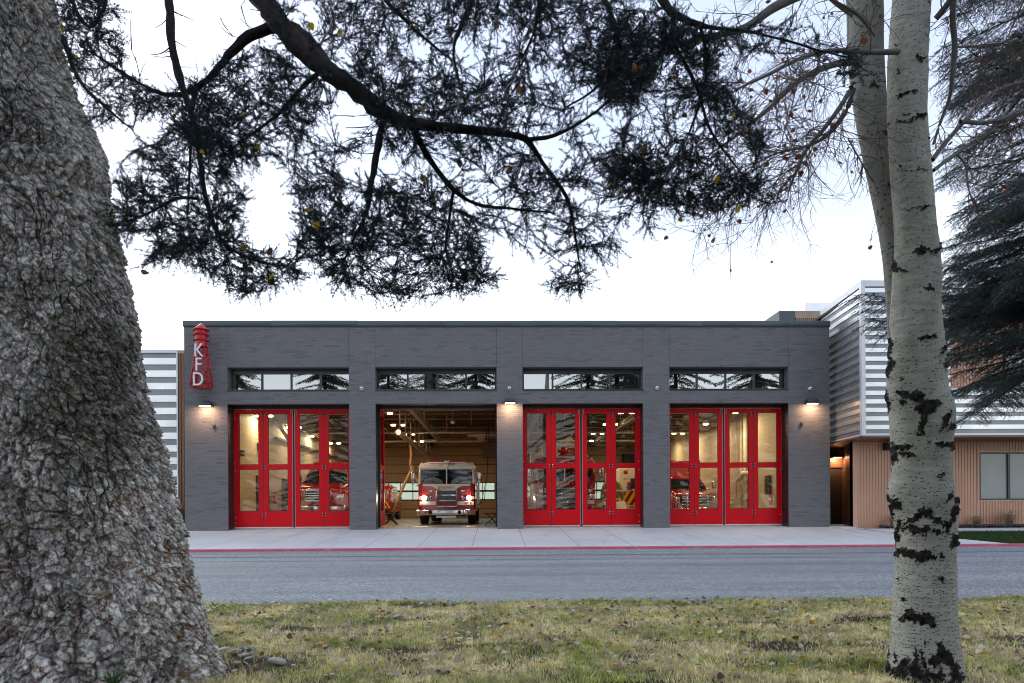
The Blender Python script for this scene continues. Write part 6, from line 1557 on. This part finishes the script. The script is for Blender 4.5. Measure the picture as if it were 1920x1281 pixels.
for q, (px, py, wpx_, lb) in enumerate(STN):
    D = 1.36 * F_PX / (py - HY + .0056 * (px - 960) * 0 + 1e-6); P = at(px, py, D); rs_ = wpx_ * D / F_PX / 2 * .85; r = np.random.default_rng(100 + q)
    m = MB(); prof = [(0, -.5), (.6, -.4), (.95, -.1), (1, .1), (.75, .4), (.35, .52), (0, .54)]; m.lathe(prof, (0, 0, 0), 14)
    o = m.build('river_stone', None, None); 
    for v in o.data.vertices:
        c = np.array(v.co); k = 1 + .16 * math.sin(c[0] * 3 + q) + .12 * math.sin(c[1] * 4 + q * 2) + .06 * r.normal() * 0; v.co = (c[0] * k * rs_ * 1.1, c[1] * k * rs_ * .75, c[2] * k * rs_ * (.7))
    o.location = (P[0], P[1], float(lawn_z(np.array(P[0]), np.array(P[1]))) + rs_ * .28 + .012); o.rotation_euler = (r.normal() * .15, r.normal() * .15, r.uniform(-.5, .5))
    mt = simple('river_stone_%d' % q, {2: (.10, .13, .16), 12: (.07, .08, .085), 3: (.25, .26, .27), 4: (.36, .40, .43)}.get(q, (.36, .345, .315)), .65, 0, .2, 14, .4, 90); o.data.materials.append(mt)
    tag(o, lb, 'stone', 'river stones on the lawn')
# green tuft at the foot of the big trunk
P = at(212, 1268, 4.35); n = 90; r = np.random.default_rng(8); a = r.uniform(0, 6.28, n); V = []; F = []; C = []
for k in range(n):
    d = np.array([math.cos(a[k]), math.sin(a[k]), 0]); l = r.uniform(.05, .13); s = np.array([-d[1], d[0], 0]) * .0032; p0 = P + np.array([0, 0, -.06]) + d * r.uniform(0, .03)
    pts_ = [p0, p0 + d * l * .35 + [0, 0, l * .5], p0 + d * l * .9 + [0, 0, l * .7], p0 + d * l * 1.25 + [0, 0, l * .6]]; b = len(V); c = np.array([.06, .13, .04]) * r.uniform(.6, 1.4)
    for i, p in enumerate(pts_): w_ = (1, .9, .6, .1)[i]; V += [p - s * w_, p + s * w_]; C += [c, c]
    for i in range(3): F.append([b + 2 * i, b + 2 * i + 1, b + 2 * i + 3, b + 2 * i + 2])
tag(npmesh('grass_tuft', np.array(V), np.array(F), M_blade, col=np.array(C)), 'small bright green tuft growing at the foot of the spruce trunk', 'plant')

# ------------------------------------------------------------------ blue spruce at the right
sr = thing('spruce_tree', 'blue-green spruce whose layered boughs hang down just behind the aspen', 'tree', (7.1, -15.6, -.55))
TX, TY = 7.15, -15.6; rb_ = np.random.default_rng(31)
t_ = Twigs(); t_.add(np.array([[TX, TY, -.6], [TX, TY, 2], [TX + .05, TY, 6], [TX, TY, 13]]), [.30, .24, .17, .04], 16); part_world(t_.build('trunk', M_sbark), sr)
T0, T1, SS0, SS1 = Twigs(), [], [], []
def bough(z, th, L, rise, drop, seedr, fine=True, lim=1778):
    while L > .5:      # keep the crown clear of the aspen
        tip = proj(np.array([TX + math.cos(th) * L, TY + math.sin(th) * L, z - .2 * L]))
        if tip[0] > lim: break
        L -= .1
    d = np.array([math.cos(th), math.sin(th), 0]); k = max(8, int(L / .06)); s = np.linspace(0, 1, k)[:, None]
    Q = np.array([TX, TY, z]) + d * L * s + np.array([0, 0, 1.]) * (rise * L * s - (rise + drop) * L * s ** 2 + .16 * L * s ** 4)
    Q = Q + np.cumsum(rb_.normal(size=Q.shape) * .004, 0)
    T0.add(Q, np.linspace(.014 * L ** .5, .003, k), 6)
    side = np.array([-d[1], d[0], 0])
    for j in range(int(k * .12), k):
        f = s[j, 0]; l = (.16 + .62 * L / 2.6 * math.sin(math.pi * min(1, .15 + .80 * f)) ** .7 * (1 - .45 * f)) * rb_.uniform(.75, 1.15)
        for sg_ in (-1, 1):
            dv = nrm((d * rb_.uniform(.35, .75) + side * sg_ * .85 + [0, 0, rb_.uniform(-.42, -.10)])[None])[0]; m = max(3, int(l / .05)); u = np.linspace(0, 1, m + 1)[:, None]
            B = Q[j] + dv * l * u + np.array([0, 0, -.16 * l]) * u ** 2 + np.cumsum(rb_.normal(size=(m + 1, 3)) * .006, 0) * (u > 0); T0.add(B, np.linspace(.0035, .0012, m + 1), 3)
            SS0.append(B[:-1]); SS1.append(B[1:])
            for i in range(1, m + 1):
                for s2 in (-1, 1):
                    if i == m and s2 == 1: continue
                    bd = nrm(np.cross(dv, [0, 0, 1.])[None])[0]; e = nrm((dv * .55 + bd * s2 * .7 + rb_.normal(size=3) * .25 + [0, 0, rb_.uniform(-.8, .1)])[None])[0]
                    ll = .105 * (1.2 - .5 * i / m) * rb_.uniform(.6, 1.2); SS0.append(B[i][None]); SS1.append((B[i] + e * ll)[None])
nb = 0
for z in np.arange(2.62, 13, .28):
    for _ in range((7 if z < 4.4 else 3) if z < 7 else 5):
        th = math.pi + rb_.uniform(-1.9, 1.9) if z < 6.8 else rb_.uniform(0, 6.28)
        if z < 4.6: L = rb_.uniform(1.7, 3.0)
        elif z < 5.7: L = rb_.uniform(.7, 1.3)
        else: L = max(.4, 2.9 * (1 - (z - 5.6) / 8.5)) * rb_.uniform(.8, 1.1)
        bough(z + rb_.uniform(-.1, .1), th, L, rb_.uniform(.0, .15), rb_.uniform(.15, .45), 0); nb += 1
# two long low sprays, one showing left of the aspen
bough(3.45, math.pi + .04, 2.72, .02, .20, 0, lim=1500); bough(3.2, math.pi + .02, 2.5, .0, .22, 0, lim=1500)
SS0 = np.vstack(SS0); SS1 = np.vstack(SS1)
far = SS0[:, 2] > 7.2
V, F, ix = needles_on(SS0[~far], SS1[~far], 360, .019, .0017, rb_, 1.0)
cv = np.repeat(np.array([.060, .088, .092]) * rb_.uniform(.45, 1.7, (~far).sum())[ix][:, None], 3, 0); part_world(npmesh('needles', V, F, M_needle, col=cv), sr)
V2, F2, ix = needles_on(SS0[far], SS1[far], 60, .04, .003, rb_)
cv = np.repeat(np.array([.034, .056, .056]) * rb_.uniform(.5, 1.6, far.sum())[ix][:, None], 3, 0); part_world(npmesh('upper_crown', V2, F2, M_needle, col=cv), sr)
part_world(T0.build('branches', M_twig), sr); print('right spruce needles', len(F), len(F2))
P = SS0[rb_.choice(np.nonzero(~far)[0], 60)]; c = np.where(rb_.random((60, 1)) < .3, np.array([[.55, .36, .03]]), np.array([[.22, .10, .04]])) * rb_.uniform(.5, 1.3, (60, 1)); V, F, C = leaf_mesh(P, .05, c, rb_)
tag(npmesh('caught_leaves', V, F, M_leaf, col=C), 'dead aspen leaves caught on the blue-green spruce behind the aspen', 'leaves', kind='stuff')

# ------------------------------------------------------------------ trees behind the photographer, mirrored in the clerestory and windscreens
def mirror_tree(x, y, h, rad, seed, label):
    t = thing('spruce_tree', label, 'tree', (x, y, -.6), 0, 'spruces standing behind the photographer')
    q = MB(); q.tube([(0, 0, 0), (0, 0, h * .95)], [.28, .03], 10); q.build('trunk', M_sbark, t)
    coarse_crown(t, lambda z: x, y, 1.0, h, rad, 330, seed, .13, .016, False, 44, .3); return t
for k, (x, y, h, rad, lb) in enumerate(((-20.6, -30, 18, 3.6, 'dark spruce mirrored in the leftmost panes of the left clerestory window'), (-13.6, -30, 19, 4.3, 'spruce mirrored beside the bare twigs in the left clerestory window'), (-8.6, -30, 18, 3.9, 'pointed spruce mirrored in the first panes above the open bay'),
        (-1.6, -30, 19, 4.6, 'broad spruce mirrored in the last pane above the open bay'), (7.4, -30, 20, 5.6, 'spruce mirrored in the middle of the third clerestory window'), (14.5, -30, 21, 6.5, 'tall dark spruce mirrored in the fourth clerestory window'), (21, -30, 20, 6.5, 'dark spruce mirrored in the right end of the fourth clerestory window'), (11.6, -33, 20, 6, 'wide spruce mirrored in the last pane of the third clerestory window'))):
    mirror_tree(x, y, h, rad, 200 + k, lb)
# ------------------------------------------------------------------ end
bpy.context.view_layer.update()
